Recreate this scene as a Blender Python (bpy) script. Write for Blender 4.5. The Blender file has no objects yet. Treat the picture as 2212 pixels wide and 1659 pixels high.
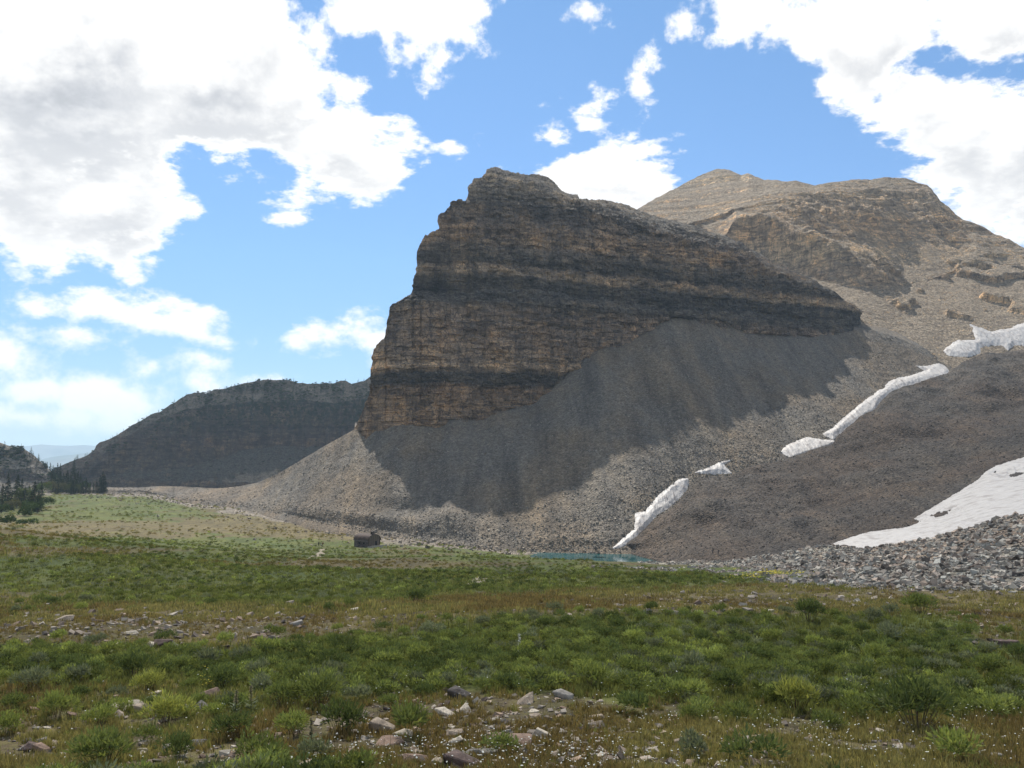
import bpy, math, random
import numpy as np
from mathutils import Vector, Matrix

rng = np.random.default_rng(7)
random.seed(7)
R = math.radians
scene = bpy.context.scene
COL = scene.collection

# ------------------------------------------------------------------ camera
PITCH, HFOV = 4.73, 61.0
cam_d = bpy.data.cameras.new('camera')
cam = bpy.data.objects.new('camera', cam_d)
COL.objects.link(cam)
cam.location = (0, 0, 0)
cam.rotation_euler = (R(90 + PITCH), 0, 0)
cam_d.sensor_width = 36.0
cam_d.lens = 18.0 / math.tan(R(HFOV / 2))
cam_d.clip_start = 0.2
cam_d.clip_end = 60000.0
scene.camera = cam

# ------------------------------------------------------------------ exposure
scene.view_settings.view_transform = 'Standard'
scene.view_settings.look = 'None'
scene.view_settings.gamma = 1.0
scene.view_settings.exposure = 0.56
scene.view_settings.use_curve_mapping = False
scene.cycles.max_bounces = 6
scene.cycles.diffuse_bounces = 3
scene.cycles.transparent_max_bounces = 8
scene.cycles.volume_bounces = 1
scene.cycles.use_denoising = True

# ------------------------------------------------------------------ sun
SUN_EL, SUN_AZ = 52.0, -16.0            # azimuth from +Y, negative to the left
SUN = Vector((math.sin(R(SUN_AZ)) * math.cos(R(SUN_EL)), math.cos(R(SUN_AZ)) * math.cos(R(SUN_EL)), math.sin(R(SUN_EL))))
sun_d = bpy.data.lights.new('sun', 'SUN')
sun_d.energy = 4.6
sun_d.angle = R(0.53)
sun_d.color = (1.0, 0.95, 0.87)
sun_o = bpy.data.objects.new('sun', sun_d)
sun_o.rotation_euler = SUN.to_track_quat('Z', 'Y').to_euler()
COL.objects.link(sun_o)


# ------------------------------------------------------------------ node helper
class NT:
    def __init__(s, tree):
        s.t = tree
        s.n = tree.nodes
        s.l = tree.links

    def node(s, kind, **kw):
        n = s.n.new(kind)
        for k, v in kw.items():
            setattr(n, k, v)
        return n

    def put(s, sock, v):
        if v is None:
            return
        if hasattr(v, 'is_linked') or hasattr(v, 'links'):
            s.l.new(v, sock)
        else:
            sock.default_value = v

    def math(s, op, a, b=None, c=None, clamp=False):
        n = s.node('ShaderNodeMath', operation=op, use_clamp=clamp)
        for i, v in enumerate((a, b, c)):
            s.put(n.inputs[i], v)
        return n.outputs[0]

    def vec(s, op, a, b=None, c=None, out=0):
        n = s.node('ShaderNodeVectorMath', operation=op)
        for i, v in enumerate((a, b, c)):
            s.put(n.inputs[i], v)
        return n.outputs[out]

    def scale(s, a, k):
        n = s.node('ShaderNodeVectorMath', operation='SCALE')
        s.put(n.inputs[0], a)
        s.put(n.inputs['Scale'], k)
        return n.outputs[0]

    def noise(s, v, scale, detail=4.0, rough=0.55, dist=0.0, color=False):
        n = s.node('ShaderNodeTexNoise')
        s.put(n.inputs['Vector'], v)
        s.put(n.inputs['Scale'], scale)
        n.inputs['Detail'].default_value = detail
        n.inputs['Roughness'].default_value = rough
        n.inputs['Distortion'].default_value = dist
        return n.outputs['Color' if color else 0]

    def voronoi(s, v, scale, out='Distance', feature='F1', rand=1.0):
        n = s.node('ShaderNodeTexVoronoi', feature=feature)
        s.put(n.inputs['Vector'], v)
        s.put(n.inputs['Scale'], scale)
        n.inputs['Randomness'].default_value = rand
        return n.outputs[out]

    def sm(s, v, a, b, lo=0.0, hi=1.0):
        n = s.node('ShaderNodeMapRange', interpolation_type='SMOOTHSTEP')
        for i, x in enumerate((v, a, b, lo, hi)):
            s.put(n.inputs[i], x)
        return n.outputs[0]

    def lin(s, v, a, b, lo=0.0, hi=1.0):
        n = s.node('ShaderNodeMapRange')
        for i, x in enumerate((v, a, b, lo, hi)):
            s.put(n.inputs[i], x)
        return n.outputs[0]

    def ramp(s, v, stops, mode='LINEAR'):
        n = s.node('ShaderNodeValToRGB')
        r = n.color_ramp
        r.interpolation = mode
        while len(r.elements) < len(stops):
            r.elements.new(0.5)
        for e, (p, c) in zip(r.elements, stops):
            e.position = p
            e.color = (c[0], c[1], c[2], 1)
        s.put(n.inputs[0], v)
        return n.outputs[0]

    def mix(s, f, a, b, mode='MIX'):
        n = s.node('ShaderNodeMix', data_type='RGBA', blend_type=mode)
        s.put(n.inputs[0], f)
        s.put(n.inputs[6], a if hasattr(a, 'links') else (*a, 1)[:4])
        s.put(n.inputs[7], b if hasattr(b, 'links') else (*b, 1)[:4])
        return n.outputs[2]

    def sep(s, v):
        n = s.node('ShaderNodeSeparateXYZ')
        s.put(n.inputs[0], v)
        return n.outputs

    def comb(s, x, y, z):
        n = s.node('ShaderNodeCombineXYZ')
        for i, v in enumerate((x, y, z)):
            s.put(n.inputs[i], v)
        return n.outputs[0]


# pixel geometry: reference coordinates are those of a 2212 x 1659 picture
CX, CY, FL = 1106.0, 829.5, 1106.0 / math.tan(R(HFOV / 2))
CP, SP = math.cos(R(PITCH)), math.sin(R(PITCH))


def ray(px, py):
    """slopes X/Y and Z/Y of the line of sight through a picture point"""
    xn = (np.asarray(px, float) - CX) / FL
    yn = (CY - np.asarray(py, float)) / FL
    den = CP - yn * SP
    return xn / den, (SP + yn * CP) / den


def tanv(py):
    return ray(CX, py)[1]


def to_px(X, Y, Z):
    cy = CP * Y + SP * Z
    cz = -SP * Y + CP * Z
    return CX + FL * X / cy, CY - FL * cz / cy


# ------------------------------------------------------------------ sky with clouds
CLOUDS = [  # x, y, rx, ry in reference pixels
    (120, 120, 330, 250), (430, 150, 300, 210), (560, 60, 110, 150), (690, 290, 190, 115), (800, 370, 100, 85), (720, 395, 110, 60), (240, 420, 165, 140),
    (90, 500, 170, 75), (280, 560, 70, 45), (40, 340, 160, 130), (628, 470, 36, 32), (640, 420, 26, 40),
    (800, 20, 130, 50), (930, 50, 120, 62), (960, 130, 82, 55), (915, 185, 20, 25), (880, 95, 50, 30),
    (1255, 20, 50, 48), (1275, 70, 20, 22), (1390, 175, 24, 34), (1000, 322, 26, 20), (1040, 325, 16, 18),
    (1285, 365, 125, 85), (1195, 300, 42, 48), (1268, 280, 50, 44), (1345, 335, 60, 55), (1405, 395, 70, 62), (1476, 326, 9, 11), (1330, 430, 130, 40), (1455, 350, 14, 22),
    (1640, 25, 130, 55), (1740, 70, 110, 60), (1900, 70, 170, 95), (1840, 190, 85, 62), (1790, 215, 36, 24), (1980, 190, 120, 90), (2130, 60, 170, 110), (2080, 270, 130, 120),
    (2190, 300, 130, 170), (2150, 420, 110, 80), (2230, 470, 90, 60), (1990, 330, 50, 70), (1480, 30, 26, 22),
    (230, 665, 160, 50), (85, 652, 62, 24), (400, 705, 120, 50), (480, 735, 85, 46), (170, 714, 100, 26), (430, 775, 90, 28),
    (90, 830, 190, 42), (330, 800, 70, 28), (430, 820, 85, 26), (230, 850, 160, 40), (60, 890, 190, 36), (260, 905, 110, 24), (-60, 760, 120, 60),
    (770, 722, 90, 34), (650, 735, 36, 22), (815, 700, 45, 30), (735, 772, 30, 9), (580, 812, 30, 8), (840, 745, 60, 40),
]


def build_world():
    w = bpy.data.worlds.new('World')
    scene.world = w
    w.use_nodes = True
    w.node_tree.nodes.clear()
    # the density group
    g = bpy.data.node_groups.new('cloud_density', 'ShaderNodeTree')
    g.interface.new_socket('Vector', in_out='INPUT', socket_type='NodeSocketVector')
    g.interface.new_socket('Density', in_out='OUTPUT', socket_type='NodeSocketFloat')
    g.interface.new_socket('Low', in_out='OUTPUT', socket_type='NodeSocketFloat')
    k = NT(g)
    gi = k.node('NodeGroupInput')
    go = k.node('NodeGroupOutput')
    d = gi.outputs[0]
    wn = k.noise(d, 7.0, 3.0, 0.55, color=True)
    d2 = k.vec('ADD', d, k.scale(k.vec('SUBTRACT', wn, (0.5, 0.5, 0.5)), 0.05))
    x, y, z = k.sep(d2)
    az = k.math('ARCTAN2', x, y)
    el = k.math('ARCSINE', z)
    p = k.comb(az, el, 0.0)
    acc = None
    for bx, by, rx, ry in CLOUDS:
        ux, uz = ray(bx, by)
        L = math.sqrt(1 + ux * ux + uz * uz)
        a, e = math.atan2(ux, 1), math.asin(uz / L)
        kf = 1.25 if min(rx, ry) < 36 and by < 640 else (1.22 if 1140 < bx < 1480 else .95)
        sx, sy = rx / FL * kf, ry / FL * kf
        q = k.vec('MULTIPLY_ADD', p, (1 / sx, 1 / sy, 0), (-a / sx, -e / sy, 0))
        ln = k.vec('LENGTH', q, out=1)
        sd = k.math('MULTIPLY_ADD', ln, min(sx, sy), -min(sx, sy))
        acc = sd if acc is None else k.math('SMOOTH_MIN', acc, sd, 0.016)
    # beyond the frame the same broken cumulus goes on
    gen = k.noise(k.vec('MULTIPLY', d, (1.0, 1.0, 1.7)), 3.1, 3.0, 0.5)
    out = k.math('MAXIMUM', k.math('SUBTRACT', k.math('ABSOLUTE', az), 0.60), k.math('SUBTRACT', el, 0.50))
    wgt = k.sm(out, 0.0, 0.16)
    sdg = k.math('MULTIPLY_ADD', k.math('SUBTRACT', 0.50, gen), 0.7, k.math('MULTIPLY', k.math('SUBTRACT', 1.0, wgt), 0.5))
    acc = k.math('SMOOTH_MIN', acc, sdg, 0.02)
    dn = k.scale(d, k.sm(k.sep(d)[2], 0.02, 0.45, 1.7, 1.0))
    n1 = k.noise(dn, 9.0, 10.0, 0.62)
    n2 = k.noise(dn, 26.0, 6.0, 0.62)
    body = k.math('MULTIPLY', k.math('MINIMUM', k.math('MAXIMUM', k.math('MULTIPLY', acc, -1.5), -0.12), 0.13), 1.0)
    amp = k.sm(z, 0.04, 0.36, 0.34, 1.0)
    den = k.math('ADD', k.math('MULTIPLY_ADD', k.math('SUBTRACT', n1, 0.5), k.math('MULTIPLY', amp, 0.23), body), k.math('MULTIPLY', k.math('SUBTRACT', n2, 0.5), k.math('MULTIPLY', amp, 0.06)))
    k.l.new(den, go.inputs[0])
    k.l.new(body, go.inputs[1])

    t = NT(w.node_tree)
    tc = t.node('ShaderNodeTexCoord')
    dirv = tc.outputs['Generated']
    sky = t.node('ShaderNodeTexSky', sky_type='NISHITA', sun_disc=False)
    sky.sun_elevation = R(SUN_EL)
    sky.sun_rotation = R(SUN_AZ)
    sky.altitude = 3100.0
    sky.air_density = 1.25
    sky.dust_density = 0.15
    sky.ozone_density = 1.0
    def dens(v):
        n = t.node('ShaderNodeGroup', node_tree=g)
        t.put(n.inputs[0], v)
        return n.outputs
    D0 = dens(dirv)
    D1 = dens(t.vec('ADD', dirv, (-0.012, 0.0, 0.030)))
    dd, low = D0[0], D0[1]
    alpha = t.sm(dd, -0.002, 0.024)
    thick = t.sm(t.math('MULTIPLY_ADD', low, 0.45, t.math('MULTIPLY', dd, 0.5)), 0.03, 0.15)
    gn = t.noise(dirv, 8.0, 7.0, 0.6)
    grey = t.math('MULTIPLY', thick, t.sm(gn, 0.40, 0.60))
    relief = t.math('SUBTRACT', D1[0], dd)
    under = t.sm(relief, -0.05, 0.05)
    val = t.math('SUBTRACT', t.math('SUBTRACT', 0.82, t.math('MULTIPLY', grey, 0.20)), t.math('MULTIPLY', t.math('MULTIPLY', under, t.sm(dd, 0.012, 0.05)), 0.26))
    val = t.math('MAXIMUM', val, 0.43)
    tint = t.mix(t.sm(val, 0.40, 0.70), (0.95, 0.98, 1.04), (1.0, 1.0, 1.0))
    bs = t.node('ShaderNodeBackground')
    zz = t.sep(dirv)[2]
    grad = t.ramp(zz, [(0.0, (0.38, 0.45, 0.58)), (0.22, (0.62, 0.75, 0.86)), (0.50, (0.76, 0.92, 0.97)), (1.0, (0.8, 0.94, 1.0))])
    skyc = t.mix(1.0, sky.outputs[0], grad, 'MULTIPLY')
    t.put(bs.inputs[0], skyc)
    bs.inputs[1].default_value = 0.115
    bc = t.node('ShaderNodeBackground')
    t.put(bc.inputs[0], tint)
    t.put(bc.inputs[1], val)
    mx = t.node('ShaderNodeMixShader')
    t.put(mx.inputs[0], alpha)
    t.l.new(bs.outputs[0], mx.inputs[1])
    t.l.new(bc.outputs[0], mx.inputs[2])
    o = t.node('ShaderNodeOutputWorld')
    t.l.new(mx.outputs[0], o.inputs[0])
    w.cycles.sampling_method = 'MANUAL'
    w.cycles.sample_map_resolution = 512


build_world()


# ------------------------------------------------------------------ numpy noise
def _hash(ix, iy, iz, seed):
    h = (ix.astype(np.uint32) * np.uint32(374761393) + iy.astype(np.uint32) * np.uint32(668265263) + iz.astype(np.uint32) * np.uint32(2147483647 & 1274126177) + np.uint32(seed * 7919 + 13))
    h = (h ^ (h >> np.uint32(13))) * np.uint32(1274126177)
    h = h ^ (h >> np.uint32(16))
    return (h & np.uint32(0xffffff)).astype(np.float32) / np.float32(0xffffff)


def vnoise(x, y, z, seed=0):
    x, y, z = np.broadcast_arrays(np.asarray(x, np.float64), np.asarray(y, np.float64), np.asarray(z, np.float64))
    fx, fy, fz = np.floor(x), np.floor(y), np.floor(z)
    ix, iy, iz = fx.astype(np.int64), fy.astype(np.int64), fz.astype(np.int64)
    u, v, w = x - fx, y - fy, z - fz
    u = u * u * (3 - 2 * u)
    v = v * v * (3 - 2 * v)
    w = w * w * (3 - 2 * w)
    r = 0
    for a in (0, 1):
        for b in (0, 1):
            for c in (0, 1):
                r = r + _hash(ix + a, iy + b, iz + c, seed) * (u if a else 1 - u) * (v if b else 1 - v) * (w if c else 1 - w)
    return r * 2 - 1


def fbm(x, y, z=0.0, octv=4, gain=0.5, seed=0, ridged=False):
    a, s, tot = 1.0, 0.0, 0.0
    f = 1.0
    for o in range(octv):
        n = vnoise(np.asarray(x) * f, np.asarray(y) * f, np.asarray(z) * f, seed + o * 17)
        if ridged:
            n = 1 - 2 * np.abs(n)
        s = s + n * a
        tot += a
        a *= gain
        f *= 2.03
    return s / tot


def smooth(a, b, x):
    t = np.clip((np.asarray(x, float) - a) / (b - a), 0, 1)
    return t * t * (3 - 2 * t)


# ------------------------------------------------------------------ object helpers
def tag(o, label=None, cat=None, group=None, kind=None):
    if label:
        o['label'] = label
    if cat:
        o['category'] = cat
    if group:
        o['group'] = group
    if kind:
        o['kind'] = kind
    return o


def empty(name, loc, rz=0.0):
    o = bpy.data.objects.new(name, None)
    o.location = loc
    o.rotation_euler = (0, 0, rz)
    o.empty_display_size = 0.2
    COL.objects.link(o)
    return o


def mesh_np(name, V, F, mat=None, smooth_shade=True, attrs=None, sizes=None):
    """V (n,3), F (m,k) array of equal-sized faces"""
    me = bpy.data.meshes.new(name)
    V = np.ascontiguousarray(V, np.float32)
    F = np.ascontiguousarray(F, np.int32)
    k = F.shape[1]
    me.vertices.add(len(V))
    me.vertices.foreach_set('co', V.ravel())
    me.loops.add(F.size)
    me.loops.foreach_set('vertex_index', F.ravel())
    me.polygons.add(len(F))
    me.polygons.foreach_set('loop_start', np.arange(0, F.size, k, dtype=np.int32))
    me.polygons.foreach_set('use_smooth', np.full(len(F), smooth_shade))
    if mat:
        me.materials.append(mat)
    for an, (dom, typ, val) in (attrs or {}).items():
        at = me.attributes.new(an, typ, dom)
        fld = {'FLOAT': 'value', 'FLOAT_COLOR': 'color', 'FLOAT_VECTOR': 'vector', 'INT': 'value'}[typ]
        at.data.foreach_set(fld, np.ascontiguousarray(val, np.int32 if typ == 'INT' else np.float32).ravel())
    me.update(calc_edges=True)
    me.validate()
    return me


def obj(name, me, parent=None, loc=None):
    o = bpy.data.objects.new(name, me)
    if parent:
        o.parent = parent
    if loc is not None:
        o.location = loc
    COL.objects.link(o)
    return o


def grid_faces(nr, nc, flip=False):
    i = np.arange(nr * nc).reshape(nr, nc)
    q = np.stack([i[:-1, :-1], i[:-1, 1:], i[1:, 1:], i[1:, :-1]], -1).reshape(-1, 4)
    return q[:, ::-1] if flip else q


def grid_normals(P):
    a = np.gradient(P, axis=1)
    b = np.gradient(P, axis=0)
    n = np.cross(a, b)
    return n / np.maximum(np.linalg.norm(n, axis=-1, keepdims=True), 1e-9)


def new_mat(name, rough=0.95):
    m = bpy.data.materials.new(name)
    m.use_nodes = True
    m.node_tree.nodes.clear()
    k = NT(m.node_tree)
    b = k.node('ShaderNodeBsdfPrincipled')
    b.inputs['Roughness'].default_value = rough
    b.inputs['Specular IOR Level'].default_value = 0.25
    o = k.node('ShaderNodeOutputMaterial')
    k.l.new(b.outputs[0], o.inputs[0])
    geo = k.node('ShaderNodeNewGeometry')
    return m, k, b, geo.outputs['Position'], o


def bump(k, b, h, dist, strength=1.0):
    n = k.node('ShaderNodeBump')
    n.inputs['Strength'].default_value = strength
    n.inputs['Distance'].default_value = dist
    k.put(n.inputs['Height'], h)
    k.l.new(n.outputs[0], b.inputs['Normal'])


# ------------------------------------------------------------------ meadow height
_base_r = np.log([0.5, 2, 5, 14, 44, 100, 200, 310, 400, 600, 700, 850, 1500, 5000, 16000, 40000])
_base_z = [-1.65, -1.9, -3.9, -4.95, -7.85, -13.25, -22.9, -32.0, -33.5, -29.0, -34.0, -52, -170, -480, -700, -700]
CTRL = [  # picture x, y and distance of points on the meadow
    (-300, 1150, 95), (0, 1153, 120), (150, 1167, 130), (300, 1186, 150), (520, 1204, 180), (0, 1250, 78), (300, 1262, 75),
    (0, 1146, 230), (250, 1172, 235), (0, 1128, 330), (250, 1132, 330), (0, 1103, 430), (300, 1100, 460), (100, 1066, 600), (300, 1064, 610), (-200, 1075, 600),
    (500, 1150, 340), (500, 1190, 240), (600, 1110, 480), (450, 1082, 560), (700, 1150, 375), (790, 1181, 310), (690, 1186, 300), (880, 1165, 368), (1000, 1182, 345), (900, 1190, 290),
    (1000, 1196, 300), (1100, 1198, 315), (1180, 1196, 330),
    (1150, 1216, 285), (1250, 1221, 285), (1350, 1222, 285), (1250, 1198, 320), (1340, 1206, 318), (1390, 1218, 300), (1300, 1192, 345), (1200, 1193, 345),
    (1100, 1210, 225), (1250, 1218, 230), (1400, 1221, 230), (1100, 1216, 170), (1300, 1223, 150), (1500, 1236, 120), (900, 1205, 200),
    (1650, 1252, 84), (1900, 1270, 66), (2212, 1277, 62), (1700, 1240, 130), (2212, 1240, 120), (2000, 1235, 140), (1600, 1225, 200), (2212, 1215, 200), (1900, 1215, 230), (1700, 1225, 280), (2212, 1215, 320), (2500, 1290, 60),
    (1600, 1215, 360), (1300, 1200, 420), (1000, 1190, 420), (800, 1165, 450), (1900, 1200, 420),
]


def base_z(r):
    return np.interp(np.log(np.maximum(r, 0.3)), _base_r, _base_z)


def _kern(a0, l0, a1, l1):
    return np.exp(-np.sqrt(((a0 - a1) / 0.20) ** 2 + ((l0 - l1) / 0.42) ** 2 + 1e-4))


_ca, _cl, _cr = [], [], []
for px, py, d in CTRL:
    ux, uz = ray(px, py)
    r = d * math.hypot(1, ux)
    _ca.append(math.atan(ux))
    _cl.append(math.log(r))
    _cr.append((d * float(uz) - float(base_z(r))) / r)
_ca, _cl, _cr = map(np.array, (_ca, _cl, _cr))
_kw = np.linalg.solve(_kern(_ca[:, None], _cl[:, None], _ca[None], _cl[None]) + np.eye(len(_ca)) * 1e-3, _cr)


def meadow_z(X, Y, detail=True):
    X, Y = np.broadcast_arrays(np.asarray(X, float), np.asarray(Y, float))
    shp = X.shape
    X, Y = X.ravel(), Y.ravel()
    r = np.maximum(np.hypot(X, Y), 0.3)
    az = np.arctan2(X, Y)
    az = np.clip(az, -0.85, 0.85)
    lr = np.log(r)
    t = np.zeros_like(r)
    for a, l, w in zip(_ca, _cl, _kw):
        t += w * _kern(az, lr, a, l)
    z = base_z(r) + t * r
    z = z - 4.0 * smooth(1.0, .72, np.hypot((X - 38) / 34, (Y - 323) / 21))
    if detail:
        z = z + fbm(X / 9, Y / 9, 0, 3, seed=3) * 0.28 * smooth(6, 20, r) * (1 - smooth(700, 900, r)) + fbm(X / 45, Y / 45, 0, 2, seed=5) * 1.3 * smooth(40, 120, r) * (1 - 0.6 * smooth(240, 300, r) * (1 - smooth(360, 420, r)))
        z = z + fbm(X / 1.3, Y / 1.3, 0, 2, seed=9) * 0.05 * smooth(3, 12, r) * (1 - smooth(60, 140, r))
    return z.reshape(shp)


_DS = np.exp(np.linspace(math.log(9), math.log(900), 700))


def meadow_hit(px, py):
    """points where lines of sight meet the meadow"""
    px = np.atleast_1d(np.asarray(px, float))
    py = np.atleast_1d(np.asarray(py, float))
    out = np.zeros((len(px), 3))
    for i0 in range(0, len(px), 400):
        ux, uz = ray(px[i0:i0 + 400], py[i0:i0 + 400])
        Y = np.broadcast_to(_DS, (len(ux), len(_DS)))
        Z = mz(ux[:, None] * Y, Y)
        below = uz[:, None] * Y < Z
        j = np.where(below.any(1), below.argmax(1), len(_DS) - 1)
        j = np.maximum(j, 1)
        ii = np.arange(len(ux))
        g0 = uz * _DS[j - 1] - Z[ii, j - 1]
        g1 = uz * _DS[j] - Z[ii, j]
        f = np.clip(g0 / np.maximum(g0 - g1, 1e-9), 0, 1)
        d = _DS[j - 1] + f * (_DS[j] - _DS[j - 1])
        x, y = ux * d, d
        out[i0:i0 + 400] = np.stack([x, y, mz(x, y)], 1)
    return out


_TA = np.linspace(-0.84, 0.84, 500)
_TL = np.linspace(math.log(5), math.log(900), 760)
_ta, _tl = np.meshgrid(_TA, _TL)
_TZ = meadow_z(np.exp(_tl) * np.sin(_ta), np.exp(_tl) * np.cos(_ta))


def mz(X, Y):
    X, Y = np.asarray(X, float), np.asarray(Y, float)
    a = np.clip((np.arctan2(X, Y) - _TA[0]) / (_TA[1] - _TA[0]), 0, len(_TA) - 1.001)
    l = np.clip((np.log(np.maximum(np.hypot(X, Y), 1)) - _TL[0]) / (_TL[1] - _TL[0]), 0, len(_TL) - 1.001)
    i, j = l.astype(int), a.astype(int)
    f, g = l - i, a - j
    return (_TZ[i, j] * (1 - f) + _TZ[i + 1, j] * f) * (1 - g) + (_TZ[i, j + 1] * (1 - f) + _TZ[i + 1, j + 1] * f) * g


# how green the ground cover is, from patches laid out on the meadow
LUSH = [(250, 1240, 420, 55, 1.0), (700, 1262, 330, 34, .8), (1300, 1245, 480, 26, .8), (950, 1190, 500, 18, .5), (1500, 1400, 560, 62, 1.2), (1900, 1410, 280, 70, .9), (1100, 1400, 250, 55, .9),
        (700, 1440, 260, 50, .9), (150, 1435, 230, 46, .9), (1900, 1515, 380, 55, 1.0), (1350, 1470, 420, 40, .7), (2130, 1300, 60, 12, .4), (300, 1090, 260, 30, .8), (200, 1120, 200, 14, .4), (500, 1172, 250, 8, .7),
        (250, 1358, 360, 34, -1.2), (700, 1340, 330, 26, -.9), (1300, 1302, 360, 20, -1.2), (1800, 1300, 480, 22, -1.2), (2150, 1360, 100, 70, -1.0), (1250, 1590, 560, 90, -.7), (2050, 1620, 500, 70, -.7),
        (120, 1610, 260, 50, -.6), (700, 1218, 300, 7, -.8), (250, 1192, 260, 10, -.6), (820, 1222, 250, 8, -.6), (400, 1140, 380, 16, -.9), (800, 1150, 300, 20, -.5), (300, 1316, 200, 10, -.2)]


def lush_at(X, Y, Z):
    px, py = to_px(X, np.maximum(Y, 1.0), Z)
    s = np.zeros_like(px)
    for cx, cy, rx, ry, a in LUSH:
        s += a * np.exp(-(((px - cx) / rx) ** 2 + ((py - cy) / ry) ** 2))
    r = np.hypot(X, Y)
    s += 0.55 * fbm(X / (0.13 * r + 2), np.log(np.maximum(r, 1)) * 6, 0, 3, seed=21)
    s += 0.45 * fbm(X / 3.5, Y / 6, 0, 3, seed=22) + 0.6 * fbm(X / 13, Y / 30, 0, 4, .6, seed=23) * smooth(120, 260, r)
    return 1 / (1 + np.exp(-(s - 0.12) * 4.5))


# ------------------------------------------------------------------ ground materials
def mat_meadow():
    m, k, b, P, o = new_mat('meadow_ground', 1.0)
    at = k.node('ShaderNodeAttribute', attribute_name='lush')
    rub = k.node('ShaderNodeAttribute', attribute_name='rubble')
    n1 = k.noise(P, 0.35, 5, 0.6)
    n2 = k.noise(P, 2.6, 5, 0.65)
    n3 = k.noise(P, 0.06, 3, 0.5)
    soil = k.mix(n2, (0.085, 0.064, 0.038), (0.165, 0.132, 0.076))
    straw = k.mix(k.sm(n1, .3, .7), (0.125, 0.108, 0.045), (0.215, 0.185, 0.08))
    dry = k.mix(k.sm(n2, .42, .62), soil, straw)
    green = k.mix(k.sm(n1, .32, .68), (0.072, 0.084, 0.02), (0.135, 0.145, 0.042))
    green = k.mix(k.sm(n3, .35, .65), green, k.mix(n2, (0.052, 0.074, 0.024), (0.115, 0.145, 0.042)))
    n4 = k.noise(k.vec('MULTIPLY', P, (.5, .14, .14)), 1.0, 6, 0.7)
    n5 = k.noise(k.vec('MULTIPLY', P, (.11, .035, .035)), 1.0, 5, 0.65)
    lf = k.sm(k.math('ADD', at.outputs['Fac'], k.math('ADD', k.math('MULTIPLY', k.math('SUBTRACT', n4, .5), 1.5), k.math('MULTIPLY', k.math('SUBTRACT', n5, .5), 1.1))), .25, .8)
    c = k.mix(lf, dry, green)
    c = k.mix(1.0, c, k.ramp(n4, [(.3, (.55, .57, .55)), (.5, (.92, .92, .9)), (.7, (1.3, 1.25, 1.15))]), 'MULTIPLY')
    c = k.mix(1.0, c, k.ramp(n5, [(.3, (.68, .68, .66)), (.7, (1.15, 1.13, 1.05))]), 'MULTIPLY')
    vc = k.voronoi(P, 0.9, 'Color')
    stone = k.mix(k.sep(vc)[0], (0.07, 0.06, 0.05), (0.28, 0.24, 0.19))
    rf = k.sm(k.math('ADD', rub.outputs['Fac'], k.math('MULTIPLY', k.math('SUBTRACT', n2, .5), .8)), .45, .6)
    c = k.mix(rf, c, stone)
    k.put(b.inputs['Base Color'], c)
    bump(k, b, k.math('ADD', n2, k.math('MULTIPLY', n1, 1.5)), 0.35, 0.8)
    return m


def mat_rubble(name, dark, light, scale, streak=0.0, warm=(1.12, 1.0, 0.86)):
    """loose stones: a tone for each stone cell, broad drifts of finer and coarser colour, relief"""
    m, k, b, P, o = new_mat(name, 0.95)
    vs = k.voronoi(P, scale, 'Color')
    vd = k.voronoi(P, scale, 'Distance')
    v2 = k.voronoi(P, scale * 2.7, 'Color')
    tone = k.math('ADD', k.math('MULTIPLY', k.sep(vs)[0], 0.62), k.math('MULTIPLY', k.sep(v2)[1], 0.38))
    n1 = k.noise(k.vec('MULTIPLY', P, (1, .13, .13)), 0.11, 5, 0.62, 0.3)
    n2 = k.noise(P, 0.35, 5, 0.65)
    c = k.mix(k.math('POWER', tone, 1.6), dark, light)
    wn = k.noise(P, 0.02, 3, 0.6)
    c = k.mix(k.sm(wn, .4, .62), c, k.mix(1.0, c, warm, 'MULTIPLY'))
    c = k.mix(1.0, c, k.ramp(n1, [(0.3, (0.60, .61, .63)), (0.5, (1.0,) * 3), (0.7, (1.34, 1.28, 1.16))]), 'MULTIPLY')
    c = k.mix(1.0, c, k.ramp(n2, [(0.2, (0.7,) * 3), (0.8, (1.2,) * 3)]), 'MULTIPLY')
    k.put(b.inputs['Base Color'], c)
    h = k.math('ADD', k.math('MULTIPLY', k.math('SUBTRACT', 1.0, vd), 1.0), k.math('MULTIPLY', k.sep(vs)[1], 0.9))
    bump(k, b, k.math('ADD', h, n2), 0.75 / scale, 0.6)
    return m


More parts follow.
